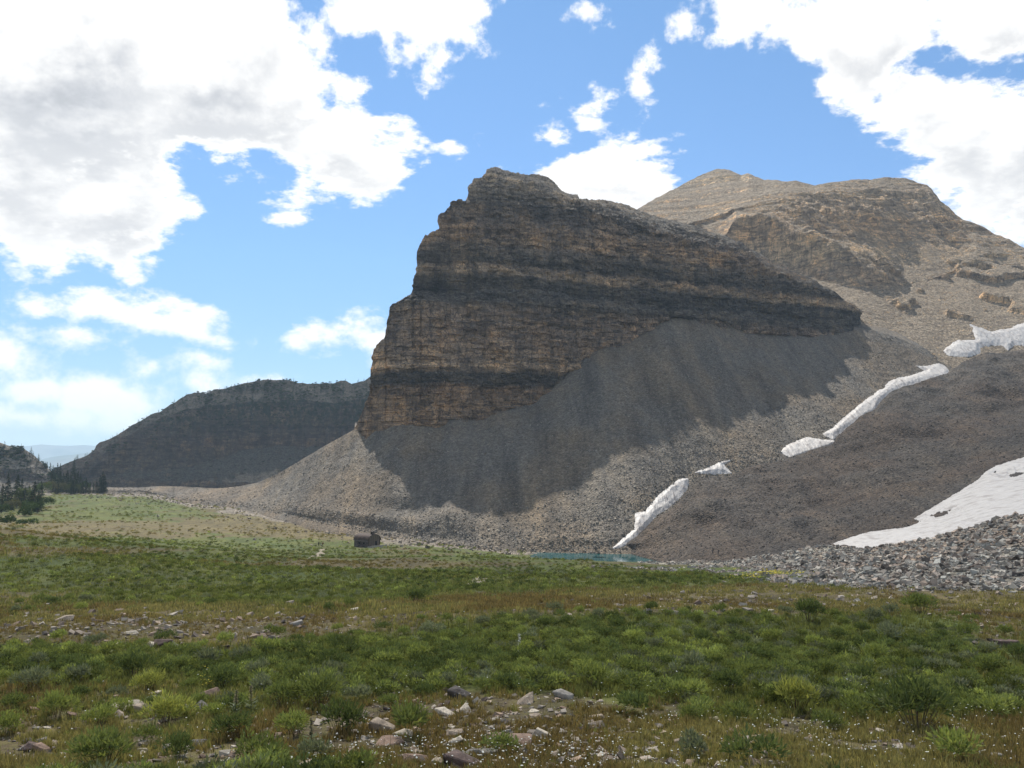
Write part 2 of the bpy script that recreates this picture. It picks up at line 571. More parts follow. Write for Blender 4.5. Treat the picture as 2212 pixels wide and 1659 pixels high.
def mat_cliff(name, stops, zlo, zhi, tint=(1, 1, 1), dip=0.0, trees=False, debris=1.0, dwarm=(1, 1, 1)):
    """bedded rock: beds by height, dark water stains running down, joints"""
    m, k, b, P, o = new_mat(name, 0.95)
    x, y, z = k.sep(P)
    w = k.noise(P, 0.018, 4, 0.6)
    w2 = k.noise(k.vec('MULTIPLY', P, (1, 1, 0.5)), 0.15, 4, 0.6)
    zz = k.math('ADD', k.math('ADD', z, k.math('MULTIPLY', x, dip)), k.math('ADD', k.math('MULTIPLY', k.math('SUBTRACT', w, .5), 9.0), k.math('MULTIPLY', k.math('SUBTRACT', w2, .5), 5.0)))
    wv3 = k.noise(P, .12, 3, .6, color=True)
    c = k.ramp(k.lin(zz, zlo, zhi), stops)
    lay = k.noise(k.comb(k.math('MULTIPLY', x, .012), k.math('MULTIPLY', y, .012), k.math('MULTIPLY', zz, .75)), 1.0, 5, 0.65)
    c = k.mix(1.0, c, k.ramp(lay, [(0.28, (.74, .74, .76)), (0.5, (1, 1, 1)), (0.75, (1.2, 1.17, 1.12))]), 'MULTIPLY')
    st = k.noise(k.vec('MULTIPLY', P, (.30, .30, .022)), 1.0, 6, 0.62, 0.4)
    c = k.mix(1.0, c, k.ramp(st, [(0.30, (.55, .55, .58)), (0.44, (.9, .9, .9)), (0.56, (1.08, 1.05, 1.0)), (0.72, (1.4, 1.34, 1.22))]), 'MULTIPLY')
    pt = k.noise(k.vec('MULTIPLY', P, (1, 1, .6)), 0.06, 5, 0.62)
    c = k.mix(k.sm(pt, .48, .60, 0, .8), c, k.mix(1.0, c, (1.5, 1.36, 1.16), 'MULTIPLY'))
    c = k.mix(k.sm(pt, .34, .46, .55, 0), c, k.mix(1.0, c, (.45, .47, .55), 'MULTIPLY'))
    cb = k.voronoi(k.vec('ADD', k.vec('MULTIPLY', P, (.16, .16, .42)), k.scale(wv3, .8)), 1.0, 'Color')
    c = k.mix(1.0, c, k.ramp(k.sep(cb)[0], [(0, (.62, .62, .64)), (.5, (1, 1, 1)), (1, (1.42, 1.36, 1.26))]), 'MULTIPLY')
    fine = k.noise(P, 1.3, 5, 0.7)
    c = k.mix(1.0, c, k.ramp(fine, [(0.28, (.5,) * 3), (0.72, (1.5,) * 3)]), 'MULTIPLY')
    seam = k.voronoi(k.vec('ADD', k.vec('MULTIPLY', P, (.16, .16, .07)), k.scale(k.noise(P, .2, 3, .6, color=True), .5)), 1.0, 'Distance', 'DISTANCE_TO_EDGE')
    c = k.mix(k.sm(seam, 0, .05, .6, 0), c, (.03, .028, .028))
    c = k.mix(1.0, c, tint, 'MULTIPLY')
    if trees:
        v = k.noise(k.vec('MULTIPLY', P, (1, 1, .6)), 0.16, 5, 0.7)
        up = k.sm(k.math('ADD', z, k.math('MULTIPLY', k.math('SUBTRACT', w, .5), 60)), trees[0], trees[1])
        c = k.mix(k.math('MULTIPLY', k.sm(v, .47, .55), up), c, (.03, .042, .028))
    # loose stones lie where the rock is flat enough
    nz = k.sep(k.node('ShaderNodeNewGeometry').outputs['True Normal'])[2]
    vs = k.voronoi(P, 0.8, 'Color')
    deb = k.mix(k.sep(vs)[0], tuple(q * debris * u for q, u in zip((.12, .105, .085), dwarm)), tuple(q * debris * u for q, u in zip((.34, .30, .245), dwarm)))
    c = k.mix(k.sm(k.math('ADD', nz, k.math('MULTIPLY', k.math('SUBTRACT', fine, .5), .3)), .58, .76), c, deb)
    c = k.mix(.75, c, k.mix(1.0, c, k.ramp(lay, [(0.30, (.66, .65, .65)), (0.5, (1, 1, 1)), (0.72, (1.18, 1.15, 1.1))]), 'MULTIPLY'))
    k.put(b.inputs['Base Color'], c)
    joint = k.voronoi(k.vec('MULTIPLY', P, (.45, .45, .22)), 1.0, 'Distance', 'DISTANCE_TO_EDGE')
    h = k.math('ADD', k.math('ADD', k.math('MULTIPLY', lay, 1.0), k.math('MULTIPLY', st, 1.8)), k.math('ADD', fine, k.sm(joint, 0, .1, -.5, 0)))
    bump(k, b, h, 1.6, 0.9)
    return m


def mat_snow():
    m, k, b, P, o = new_mat('old_snow', 0.6)
    n = k.noise(P, 0.35, 4, 0.6)
    st = k.noise(k.vec('MULTIPLY', P, (.55, .12, .12)), 1.0, 4, 0.6)
    c = k.mix(k.sm(n, .3, .7), (0.49, 0.468, 0.44), (0.43, 0.405, 0.38))
    c = k.mix(k.sm(st, .50, .68, 0, .8), c, (0.27, 0.24, 0.22))
    k.put(b.inputs['Base Color'], c)
    wv = k.noise(k.vec('MULTIPLY', P, (.5, .22, .22)), 1.0, 3, 0.5)
    bump(k, b, k.math('ADD', wv, k.math('MULTIPLY', st, .5)), 1.2, 0.8)
    b.inputs['Specular IOR Level'].default_value = 0.3
    return m


def mat_tone(name, dark, light, rough=0.95, attr='tone', warm=None):
    """stones carrying their own tone"""
    m, k, b, P, o = new_mat(name, rough)
    a = k.node('ShaderNodeAttribute', attribute_name=attr)
    n = k.noise(P, 3.0, 4, 0.6)
    c = k.mix(a.outputs['Fac'], dark, light)
    if warm:
        a2 = k.node('ShaderNodeAttribute', attribute_name='warm')
        c = k.mix(k.math('MULTIPLY', a2.outputs['Fac'], .8), c, k.mix(1.0, c, warm, 'MULTIPLY'))
    c = k.mix(1.0, c, k.ramp(n, [(0.25, (.72,) * 3), (0.75, (1.25,) * 3)]), 'MULTIPLY')
    k.put(b.inputs['Base Color'], c)
    return m


# ------------------------------------------------------------------ meadow mesh
def build_meadow():
    a1 = np.linspace(-0.80, 0.80, 430)
    a2 = np.linspace(0.82, 2 * math.pi - 0.82, 60)
    az = np.concatenate([a1, a2, [2 * math.pi - 0.80]])
    r = np.concatenate([np.exp(np.linspace(math.log(0.6), math.log(9), 24)), np.exp(np.linspace(math.log(9.4), math.log(900), 470)), np.exp(np.linspace(math.log(930), math.log(16000), 50))])
    A, RR = np.meshgrid(az, r)
    X, Y = RR * np.sin(A), RR * np.cos(A)
    Z = meadow_z(X, Y)
    Z = np.where(RR > 900, Z + fbm(X / 900, Y / 900, 0, 4, seed=8) * 40 * smooth(900, 2500, RR), Z)
    Pm = np.stack([X, Y, Z], -1)
    lush = np.zeros_like(Z)
    vis = (Y > 4) & (np.abs(A) < 0.75) & (RR < 900)
    lush[vis] = lush_at(X[vis], Y[vis], Z[vis])
    rub = np.zeros_like(Z)
    px, py = to_px(X, np.maximum(Y, 1), Z)
    toe = np.interp(px, TOE_X, TOE_Y)
    # stones spread out from the foot of the scree and onto the bare strips
    rub = np.where(vis, np.clip(1.25 + .5 * fbm(X / 9, Y / 14, 0, 3, seed=24) - (py - toe) / np.interp(px, [200, 500, 800, 1100, 1300], [10, 26, 26, 10, 6]), 0, 1) * (RR > 250), 0)
    for cx, cy, rx, ry, a in [(420, 1140, 260, 9, .25), (250, 1360, 260, 26, .25), (1600, 1310, 200, 18, .25)]:
        rub = np.maximum(rub, np.where(vis, a * np.exp(-(((px - cx) / rx) ** 2 + ((py - cy) / ry) ** 2)), 0))
    nr, nc = Z.shape
    me = mesh_np('meadow', Pm.reshape(-1, 3), grid_faces(nr, nc, True), mat_meadow(), True,
                 {'lush': ('POINT', 'FLOAT', lush), 'rubble': ('POINT', 'FLOAT', rub)})
    o = obj('meadow', me)
    tag(o, 'green and brown alpine meadow running down to the lake', kind='structure')


# ------------------------------------------------------------------ landforms
def pl(x, pts):
    p = np.array(pts, float)
    return np.interp(x, p[:, 0], p[:, 1])


SHEETS = {}


class Sheet:
    """a landform surface: columns of points from its foot to its skyline, then a back slope"""
    def __init__(s, px, rows):
        s.px = px              # (nc,)
        s.rows = rows          # list of (Yd, t) arrays: depth and Z/Y slope per column

    def points(s, back=(), foot=None):
        Yd = np.stack([r[0] for r in s.rows])
        T = np.stack([r[1] for r in s.rows])
        yn = (T * CP - SP) / (CP + T * SP)          # picture height from the slope
        xn = (s.px - CX) / FL
        X = Yd * xn[None] / (CP - yn * SP)
        Z = Yd * T
        P = np.stack([X, Yd, Z], -1)
        s.nvis = len(P)
        s.front = 0
        if foot:
            pre = []
            for dy, dz in foot:
                q = P[0].copy()
                q[:, 1] -= dy
                q[:, 2] += dz
                pre.append(q)
            P = np.concatenate([np.stack(pre), P])
            s.front = len(pre)
        if back:
            pos = []
            for dy, dz in back:
                q = P[-1].copy()
                u = q[:, 0] / q[:, 1]
                q[:, 1] += dy
                q[:, 0] += u * dy
                q[:, 2] += dz
                pos.append(q)
            P = np.concatenate([P, np.stack(pos)])
        s.P = P
        return P


def densify(lines, n):
    """lines: list of (Y, Z) arrays per column (control rows); n: rows per segment"""
    out = []
    for (y0, z0), (y1, z1), k in zip(lines[:-1], lines[1:], n):
        for i in range(k):
            f = i / k
            out.append((y0 + (y1 - y0) * f, z0 + (z1 - z0) * f))
    out.append(lines[-1])
    return [(y, z / y) for y, z in out]


def climb(y, t, t2, ang):
    """from depth y and slope-of-sight t, rise at angle ang (radians) until the line of sight t2"""
    tn = np.tan(ang)
    return (y * tn - y * t) / np.maximum(tn - t2, 0.02)


# --- contact line of scree and cliff, and the cliff's skyline (reference pixels)
CONTACT = [(755, 940), (767, 926), (790, 944), (812, 932), (819, 931), (852, 920), (900, 916), (951, 921), (973, 905), (1000, 908), (1029, 909), (1051, 901), (1073, 887), (1113, 878), (1143, 872), (1179, 846), (1216, 817), (1253, 776),
           (1300, 748), (1348, 735), (1395, 722), (1418, 712), (1430, 690), (1453, 670), (1500, 681), (1540, 693), (1602, 713), (1660, 719), (1717, 723), (1788, 722), (1822, 712), (1830, 690), (1850, 668)]
_z1 = [(60, 1590), (75, 1560), (140, 1400), (155, 1320), (160, 1200), (185, 1110), (235, 1060), (245, 960), (265, 880), (395, 800), (410, 720), (440, 650), (450, 520), (470, 480), (555, 420), (560, 350), (610, 300), (625, 265), (715, 255),
       (730, 190), (760, 130), (805, 125), (840, 70), (875, 58), (940, 78), (1000, 95), (1060, 103), (1140, 103), (1190, 125), (1255, 185), (1300, 222), (1340, 220), (1370, 222), (1376, 246), (1440, 250), (1520, 255), (1600, 270)]
TOP = [(745.5 + a * .36765, 338.8 + b * .36765) for a, b in _z1] + [(1370, 450), (1400, 462), (1450, 475), (1500, 488), (1560, 510), (1600, 526), (1612, 534), (1650, 553), (1668, 566), (1700, 577), (1718, 590), (1750, 602), (1775, 618), (1800, 630), (1825, 650), (1838, 655), (1850, 664), (1854, 668)]
BASE_D = [(740, 492), (767, 478), (790, 463), (830, 453), (900, 448), (1000, 452), (1100, 458), (1200, 468), (1300, 481), (1400, 497), (1500, 512), (1600, 527), (1700, 543), (1800, 562), (1860, 580)]
STRATA = [(-60, 80), (40, 80), (43, 66), (50, 58), (52, 78), (62, 70), (64, 85), (84, 84), (85, 34), (91, 32), (92, 74), (100, 82), (106, 70), (108, 58), (110, 78), (113, 70), (115, 83), (123, 78), (124, 66), (130, 82), (133, 60), (135, 46), (137, 72), (143, 66), (149, 50), (150, 30), (153, 34), (154, 70), (163, 62), (170, 55), (240, 50)]
TOE_X = np.array([100, 300, 420, 560, 700, 780, 900, 1000, 1100, 1200, 1330, 1370, 1440, 1490, 1580, 1690, 1760, 1800, 1850, 1890, 1950, 2000, 2050, 2110.])
TOE_Y = np.array([1062, 1062, 1080, 1096, 1126, 1142, 1162, 1176, 1190, 1193, 1193, 1168, 1108, 1062, 1026, 1000, 986, 962, 926, 896, 852, 832, 817, 800.])
TOE_D = np.array([600, 590, 525, 480, 410, 388, 366, 352, 342, 337, 334, 0, 0, 0, 0, 0, 0, 0, 0, 0, 0, 0, 0, 0.])
_g = TOE_D == 0
TOE_D[_g] = 169.0 / (0.4 - tanv(TOE_Y[_g]))


def cliff_column_depth(px, z):
    """depth of the cliff face (before weathering) at height z"""
    zs = np.arange(-40, 200, 0.5)
    a = np.interp(zs, [s[0] for s in STRATA], [s[1] for s in STRATA])
    dy = np.concatenate([[0], np.cumsum(0.5 / np.tan(np.radians(a)))[:-1]])
    dy -= np.interp(0, zs, dy)
    return pl(px, BASE_D) + np.interp(z, zs, dy)


def build_cliff(mat):
    px = np.concatenate([np.arange(765.5, 905, 0.8), np.arange(905, 1060, 1.2), np.arange(1060, 1856, 1.6)])
    nc = len(px)
    ttop = tanv(pl(px, TOP))
    tbot = tanv(np.minimum(pl(px, CONTACT) + 45, 990))
    zs = np.arange(-40, 200, 0.25)
    a = np.interp(zs, [s[0] for s in STRATA], [s[1] for s in STRATA])
    dy = np.concatenate([[0], np.cumsum(0.25 / np.tan(np.radians(a)))[:-1]])
    dy -= np.interp(0, zs, dy)
    D = pl(px, BASE_D)[:, None] + dy[None]
    # beds wander: shift heights a little along the face
    wob = fbm(px / 160, 0, 0, 3, seed=31) * 2.5
    T = zs[None] / D
    cap = pl(px, [(760, 0), (1030, 0), (1075, 20), (1180, 34), (1230, 30), (1255, 14), (1300, 30), (1400, 38), (1500, 36), (1600, 30), (1700, 20), (1800, 10), (1850, 6)])
    tcap = tanv(pl(px, TOP) + cap)
    NR = 430
    rowsY = np.zeros((NR, nc))
    rowsT = np.zeros((NR, nc))
    for i in range(nc):
        lo = np.interp(tbot[i], T[i], zs)
        hi = max(np.interp(tcap[i], T[i], zs), lo + 0.5)
        zz = np.linspace(lo, hi, NR - 24)
        dd = np.interp(zz + wob[i], zs, D[i])
        rowsY[:NR - 24, i] = dd
        rowsT[:NR - 24, i] = zz / dd
        t0, y0 = zz[-1] / dd[-1], dd[-1]
        tt = np.linspace(t0, max(ttop[i], t0 + 1e-4), 25)[1:]
        rowsT[NR - 24:, i] = tt
        rowsY[NR - 24:, i] = climb(y0, t0, tt, R(pl(px[i], [(1060, 42), (1220, 40), (1300, 32), (1850, 32)])))
    s = Sheet(px, [(rowsY[i], rowsT[i]) for i in range(NR)])
    P = s.points(back=[(1.5, 0.1), (6, -0.8), (16, -5), (34, -18), (60, -45), (85, -110), (95, -230)])
    # weathering: buttresses and gullies, stepped beds, blocks
    N = grid_normals(P)
    N = np.where((N[..., 1:2] > 0), -N, N)
    x, y, z = P[..., 0], P[..., 1], P[..., 2]
    along = x * 0.86 + y * 0.5
    but = fbm(along / 26, z / 160, 0, 4, 0.55, seed=41, ridged=True)
    gul = fbm(along / 7.5, z / 55, 0, 3, 0.55, seed=43, ridged=True)
    zz = z + fbm(along / 40, z / 40, 0, 2, seed=44) * 2
    bed = fbm(zz / 3.2, along / 130, 0, 3, 0.6, seed=45)
    step = fbm(zz / 1.05, along / 30, 0, 2, 0.6, seed=46)
    blk = fbm(along / 2.4, y / 2.4, z / 2.0, 3, 0.55, seed=47)
    wa = along + fbm(along / 9, z / 9, 0, 3, seed=141) * 3
    wz = zz + fbm(along / 14, z / 14, 0, 3, seed=142) * 1.2
    brick = 0
    for bw, bh, ba in ((13, 5.2, 1.5), (5.5, 2.3, 1.0), (2.6, 1.15, .55)):
        iz = np.floor(wz / bh)
        off = _hash(iz.astype(np.int64), np.zeros(iz.shape, np.int64), np.zeros(iz.shape, np.int64), 143)
        ix = np.floor(wa / bw + off * 7)
        brick = brick + (_hash(ix.astype(np.int64), iz.astype(np.int64), np.zeros(iz.shape, np.int64), int(bw * 10)) - .5) * 2 * ba
    nv = s.nvis
    h = np.linspace(0, 1, nv)[:, None]
    amp = np.ones_like(z)
    amp[:nv] = 1 - 0.72 * smooth(0.93, 1.0, h)
    amp[nv:] = 0.3
    amp *= pl(s.px, [(765, .2), (800, .4), (850, .6), (1000, .7), (1120, 1), (1700, 1), (1854, .6)])[None]
    rightw = smooth(1300, 1600, s.px)[None]
    d = (but * 2.6 + gul * (1.3 + 1.7 * rightw) + bed * 0.5 + brick * 1.0 + blk * 1.1) * amp
    P = P + N * d[..., None]
    P[..., 2] += (fbm(along / 1.6, z / 30, 0, 2, seed=48) * 0.5) * (np.arange(P.shape[0])[:, None] >= nv - 3)
    s.P = P
    SHEETS['cliff'] = s
    nr = P.shape[0]
    o = obj('cliff', mesh_np('cliff', P.reshape(-1, 3), grid_faces(nr, nc), mat, False))
    tag(o, 'tall banded rock prow rising over the grey scree', kind='structure')


def build_scree(mat):
    px = np.concatenate([np.arange(90, 700, 2.4), np.arange(700, 2112, 2.1)])
    toeY, toeD = np.interp(px, TOE_X, TOE_Y), np.interp(px, TOE_X, TOE_D)
    t0 = tanv(toeY)
    # upper line
    UP = [(90, 1052), (300, 1053), (340, 1050), (400, 1051), (470, 1055), (520, 1050), (560, 1041), (600, 1024), (650, 994), (700, 964), (740, 942), (767, 927)] + [c for c in CONTACT[2:] if c[0] < 1800] + [(1815, 718), (1835, 716), (1860, 708), (1890, 712), (1950, 735), (2000, 754), (2050, 780), (2112, 788)]
    uy = pl(px, UP)
    tu = tanv(uy)
    # depth there: the cliff face where there is one, else a smooth cone
    zs = np.arange(-40, 130, 0.5)
    du = np.zeros_like(px)
    for i, p in enumerate(px):
        q = min(max(p, 768), 1840)
        D = cliff_column_depth(np.full_like(zs, q), zs)
        j = np.argmax(zs / D >= tu[i] if q == p else zs / D >= tanv(pl(q, UP)))
        du[i] = D[j]
    du = np.where(px < 768, pl(px, [(90, 640), (300, 625), (420, 570), (560, 530), (650, 508), (768, du[np.argmin(abs(px - 768))])]), du)
    du = np.where(px > 1800, pl(px, [(1800, du[np.argmin(abs(px - 1800))]), (1860, 590), (1900, 594), (2000, 590), (2112, 596)]), du)
    du = np.maximum(du, toeD + 3)
    # soften the jumps of the contact depth
    def soft(v, s):
        h = int(s * 3)
        kk = np.exp(-0.5 * (np.arange(-h, h + 1) / s) ** 2)
        return np.convolve(np.pad(v, h, mode='edge'), kk / kk.sum(), 'valid')
    mx = smooth(1180, 1260, px)
    dus = soft(du, 5.0) * (1 - mx) + soft(du, 16.0) * mx
    tu = tu * (1 - mx) + soft(tu, 14.0) * mx
    z0, zu = toeD * t0, dus * tu
    lines = []
    n = 190
    for i in range(n + 1):
        f = i / n
        g = f + 0.10 * f * (1 - f) * -1.0                    # slightly concave
        yy = toeD + (dus - toeD) * f
        zz = z0 + (zu - z0) * g
        lines.append((yy, zz / yy))
    s = Sheet(px, lines)
    P = s.points(foot=[(16, -9), (7, -3.2), (2.5, -0.9)])
    # above the contact it runs on under the rock, elsewhere it falls away behind its crest
    slope = (zu - z0) / (dus - toeD)
    inside = smooth(762, 772, px) * (1 - smooth(1835, 1850, px))
    ext = []
    for dy in (4, 12, 30, 60):
        q = P[-1].copy()
        u = q[:, 0] / q[:, 1]
        q[:, 1] += dy
        q[:, 0] += u * dy
        q[:, 2] += np.where(inside > .5, 0.1 * dy, np.where(px < 1000, -0.55 * dy, 0.3 * dy))
        ext.append(q)
    P = np.concatenate([P, np.stack(ext)])
    x, y, z = P[..., 0], P[..., 1], P[..., 2]
    N = grid_normals(P)
    N = np.where(N[..., 2:3] < 0, -N, N)
    f = np.clip((np.arange(P.shape[0])[:, None] - 3) / n, 0, 1) * np.ones_like(x)
    chute = fbm((x + 0.15 * y) / 14, y / 260, 0, 3, seed=51)
    d = chute * 1.5 * smooth(0.03, .3, f) * (1 - 0.75 * smooth(.9, 1, f)) + fbm(x / 4, y / 4, z / 4, 3, seed=52) * 0.5
    d += fbm(x / 38, y / 38, 0, 2, seed=55) * 1.6 * (1 - smooth(0.1, .35, f)) * smooth(0.0, 0.03, f)
    d *= 1 - smooth(.97, 1.0, f) * (px[None] < 765) * .6
    # hummocks at the foot, left of the middle
    ppx = s.px[None] * np.ones_like(x)
    hum = np.exp(-((ppx - 975) / 45) ** 2) * np.exp(-((f - .16) / .09) ** 2) * 5.0 + np.exp(-((ppx - 820) / 120) ** 2) * np.exp(-((f - .10) / .06) ** 2) * 3.0 - np.exp(-((ppx - 880) / 50) ** 2) * np.exp(-((f - .24) / .06) ** 2) * 3.0 + np.exp(-((ppx - 1250) / 120) ** 2) * np.exp(-((f - .05) / .03) ** 2) * 2.0
    P = P + N * (d + hum * .8)[..., None]
    s.P = P
    s.n = n
    SHEETS['scree'] = s
    nr = P.shape[0]
    o = obj('scree_slope', mesh_np('scree_slope', P.reshape(-1, 3), grid_faces(nr, len(px)), mat, True))
    tag(o, 'steep grey scree slope fanning out below the banded cliff', kind='structure')


def line_sheet(name, px, specs, nseg, back, foot, mat, disp, label, key=None, kind='structure', obname=None):
    """specs: control rows; each is (y_line or None, depth_line) or (y_line, ('slope', deg))"""
    lines = []
    for yl, dl in specs:
        y = pl(px, yl) if not np.isscalar(yl) else np.full_like(px, yl)
        if lines:
            if name == 'ridge' and yl is not CSIL:
                y = y + fbm(px / 38, len(lines) * 7.3, 0, 4, .6, seed=150) * 11
            y = np.minimum(y, lines[-1][2] - 0.3)
        t = tanv(y)
        if isinstance(dl, tuple) and dl[0] == 'slope':
            ang = np.radians(pl(px, dl[1]) if not np.isscalar(dl[1]) else np.full_like(px, dl[1]))
            Y = climb(lines[-1][0], lines[-1][1], t, ang)
        else:
            Y = pl(px, dl)
            if lines:
                Y = np.maximum(Y, lines[-1][0] + 0.2)
        if name == 'mountain':
            kk = np.exp(-0.5 * (np.arange(-60, 61) / 20.0) ** 2)
            Y = np.convolve(np.pad(Y, 60, mode='edge'), kk / kk.sum(), 'valid')
            if lines:
                Y = np.maximum(Y, lines[-1][0] + 0.2)
        lines.append((Y, t, y))
    rows = densify([(Y, Y * t) for Y, t, y in lines], nseg)
    s = Sheet(px, rows)
    P = s.points(back=back, foot=foot)
    N = grid_normals(P)
    N = np.where((N[..., 1:2] > 0.2) & (N[..., 2:3] < .3), -N, N)
    N = np.where(N[..., 2:3] < -0.2, -N, N)
    fr = np.clip((np.arange(P.shape[0]) - s.front) / max(s.nvis - 1, 1), 0, 1)[:, None] * np.ones(P.shape[:2])
    P = P + N * disp(P[..., 0], P[..., 1], P[..., 2], fr, px[None] * np.ones_like(fr))[..., None]
    s.P = P
    SHEETS[key or name] = s
    o = obj(obname or name, mesh_np(name, P.reshape(-1, 3), grid_faces(P.shape[0], len(px)), mat, True))
    tag(o, label, kind=kind)
    return s


BSIL = [(1200, 640), (1300, 520), (1375, 452), (1430, 421), (1480, 395), (1497, 386), (1530, 371), (1553, 364), (1575, 367), (1600, 378), (1617, 374), (1650, 388), (1680, 389), (1700, 393), (1720, 391), (1760, 401), (1780, 396), (1800, 394), (1850, 387), (1880, 388), (1910, 383), (1958, 385), (1990, 396), (2003, 399), (2015, 412), (2030, 431), (2048, 446), (2062, 462), (2080, 473), (2100, 480), (2125, 490), (2150, 505), (2180, 517), (2212, 535), (2300, 580), (2450, 640), (2760, 690)]


def build_mountain(mat):
    px = np.concatenate([np.arange(1300, 2300, 2.4), np.arange(2300, 2760, 5.0)])
    A = [(1200, 700), (1350, 590), (1450, 565), (1550, 545), (1620, 545), (1700, 580), (1760, 600), (1800, 612), (1880, 622), (1950, 628), (2000, 610), (2100, 575), (2212, 570), (2450, 700)]
    Bt = [(1200, 699), (1350, 585), (1450, 560), (1550, 530), (1590, 475), (1640, 468), (1700, 488), (1760, 510), (1800, 530), (1850, 560), (1880, 580), (1920, 610), (1950, 622), (2000, 604), (2100, 572), (2212, 569), (2450, 699)]
    Cb = [(1200, 690), (1350, 570), (1450, 500), (1560, 470), (1590, 455), (1650, 466), (1700, 482), (1750, 500), (1800, 520), (1850, 524), (1900, 522), (1960, 524), (2000, 526), (2080, 533), (2110, 520), (2212, 560), (2450, 698)]
    Ct = [(1200, 689), (1350, 565), (1450, 495), (1560, 462), (1600, 448), (1650, 436), (1700, 426), (1750, 418), (1800, 414), (1900, 410), (1980, 408), (2010, 418), (2030, 438), (2060, 468), (2085, 484), (2105, 494), (2140, 520), (2212, 556), (2450, 697)]
    toe = [(1200, 760), (1350, 740), (1600, 740), (1850, 720), (1950, 760), (2040, 790), (2100, 790), (2212, 785), (2450, 780)]

    def disp(x, y, z, f, p):
        al = x * .9 + y * .45
        steep = np.exp(-((f - .70) / .16) ** 2) * smooth(1600, 1720, p) * (1 - smooth(2075, 2110, p))
        steep = np.maximum(steep, np.exp(-((f - .42) / .08) ** 2) * smooth(1560, 1620, p) * (1 - smooth(1900, 1960, p)))
        g = fbm(al / 22, z / 140, 0, 4, 0.55, seed=61, ridged=True) * 5 * steep + fbm(al / 7, z / 40, 0, 3, seed=62, ridged=True) * 2.2 * steep
        led = fbm(z / 6, al / 150, 0, 3, 0.6, seed=63) * (2.6 * (1 - steep) * smooth(.55, .75, f) + 1.4 * steep)
        # outcrops standing out of the scree
        oc = fbm(al / 30, z / 14, y / 40, 3, 0.55, seed=64)
        oc = smooth(.26, .34, oc) * 4.5 * smooth(.05, .15, f) * (1 - smooth(.42, .55, f)) * smooth(1830, 1900, p)
        ch = fbm((x + .5 * z) / 18, z / 200, 0, 3, seed=65) * 3.0 * (1 - steep) * smooth(.02, .1, f) * (1 - smooth(.5, .8, f))
        ro = fbm(x / 5, y / 5, z / 5, 3, seed=66) * (0.8 + 0.7 * steep)
        return (g + led + oc + ch) * (1 - .8 * smooth(.96, 1, f)) + ro

    line_sheet('mountain', px, [(toe, [(1200, 600), (1350, 606), (1600, 612), (1850, 598), (1950, 588), (2040, 572), (2212, 585), (2450, 600)]),
                                (A, ('slope', 31.5)), (Bt, ('slope', [(1200, 70), (1600, 70), (1750, 66), (1850, 54), (2450, 50)])), (Cb, ('slope', 36)), (Ct, ('slope', [(1200, 66), (1600, 60), (1700, 48), (1800, 44), (1900, 43), (2450, 43)])), (BSIL, ('slope', [(1200, 34), (1600, 33), (1900, 30), (2000, 38), (2450, 36)]))],
               [80, 60, 40, 100, 50], [(2, -.1), (10, -2), (40, -16), (100, -60), (180, -140), (240, -330)], [(40, -40), (15, -12), (4, -3)], mat, disp,
               'sunlit rocky mountain with a broad cliff band behind the dark prow', key='mountain')


CSIL = [(-260, 1040), (0, 1032), (100, 1020), (120, 1012), (140, 1002), (160, 995), (190, 983), (205, 970), (208, 963), (215, 957), (245, 944), (260, 935), (285, 920), (310, 905), (330, 893), (345, 890), (352, 884), (380, 868), (405, 852), (420, 848), (445, 850), (462, 842), (490, 838), (530, 828), (555, 822), (575, 820), (600, 821), (620, 820), (640, 826), (662, 829), (700, 828), (725, 828), (735, 822), (745, 822), (760, 829), (785, 824), (795, 817), (805, 810), (870, 800), (950, 790)]


def build_ridge(mat):
    px = np.arange(-260, 950, 2.0)

    def disp(x, y, z, f, p):
        al = x * .95 + y * .3
        c = np.exp(-((f - .55) / .22) ** 2)
        g = fbm(al / 34, z / 200, 0, 4, seed=71, ridged=True) * 5 * c + fbm(al / 9, z / 60, 0, 3, seed=72, ridged=True) * 2.2 * c
        b = fbm(z / 7, al / 60, 0, 3, .6, seed=73) * .7 * c
        return (g + b) * (1 - .8 * smooth(.95, 1, f)) + fbm(x / 6, y / 6, z / 6, 3, seed=74) * 1.2

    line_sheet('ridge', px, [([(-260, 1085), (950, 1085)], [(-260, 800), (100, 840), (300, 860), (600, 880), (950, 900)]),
                             ([(-260, 1046), (120, 1046), (300, 1034), (420, 1038), (600, 1046), (950, 1046)], ('slope', 70)),
                             ([(-260, 1040), (200, 1030), (330, 1018), (420, 1005), (520, 975), (620, 962), (700, 968), (950, 965)], ('slope', [(-260, 40), (300, 42), (450, 32), (950, 32)])),
                             ([(-260, 1038), (150, 1012), (220, 975), (300, 925), (400, 880), (500, 872), (600, 868), (720, 868), (950, 850)], ('slope', [(-260, 50), (300, 60), (500, 70), (950, 72)])),
                             (CSIL, ('slope', [(-260, 36), (300, 40), (500, 38), (950, 38)]))],
               [34, 40, 90, 40], [(3, -.1), (15, -4), (60, -30), (160, -100), (260, -230)], [(30, -20)], mat, disp,
               'long shaded ridge with trees on its crest behind the meadow', key='ridge')


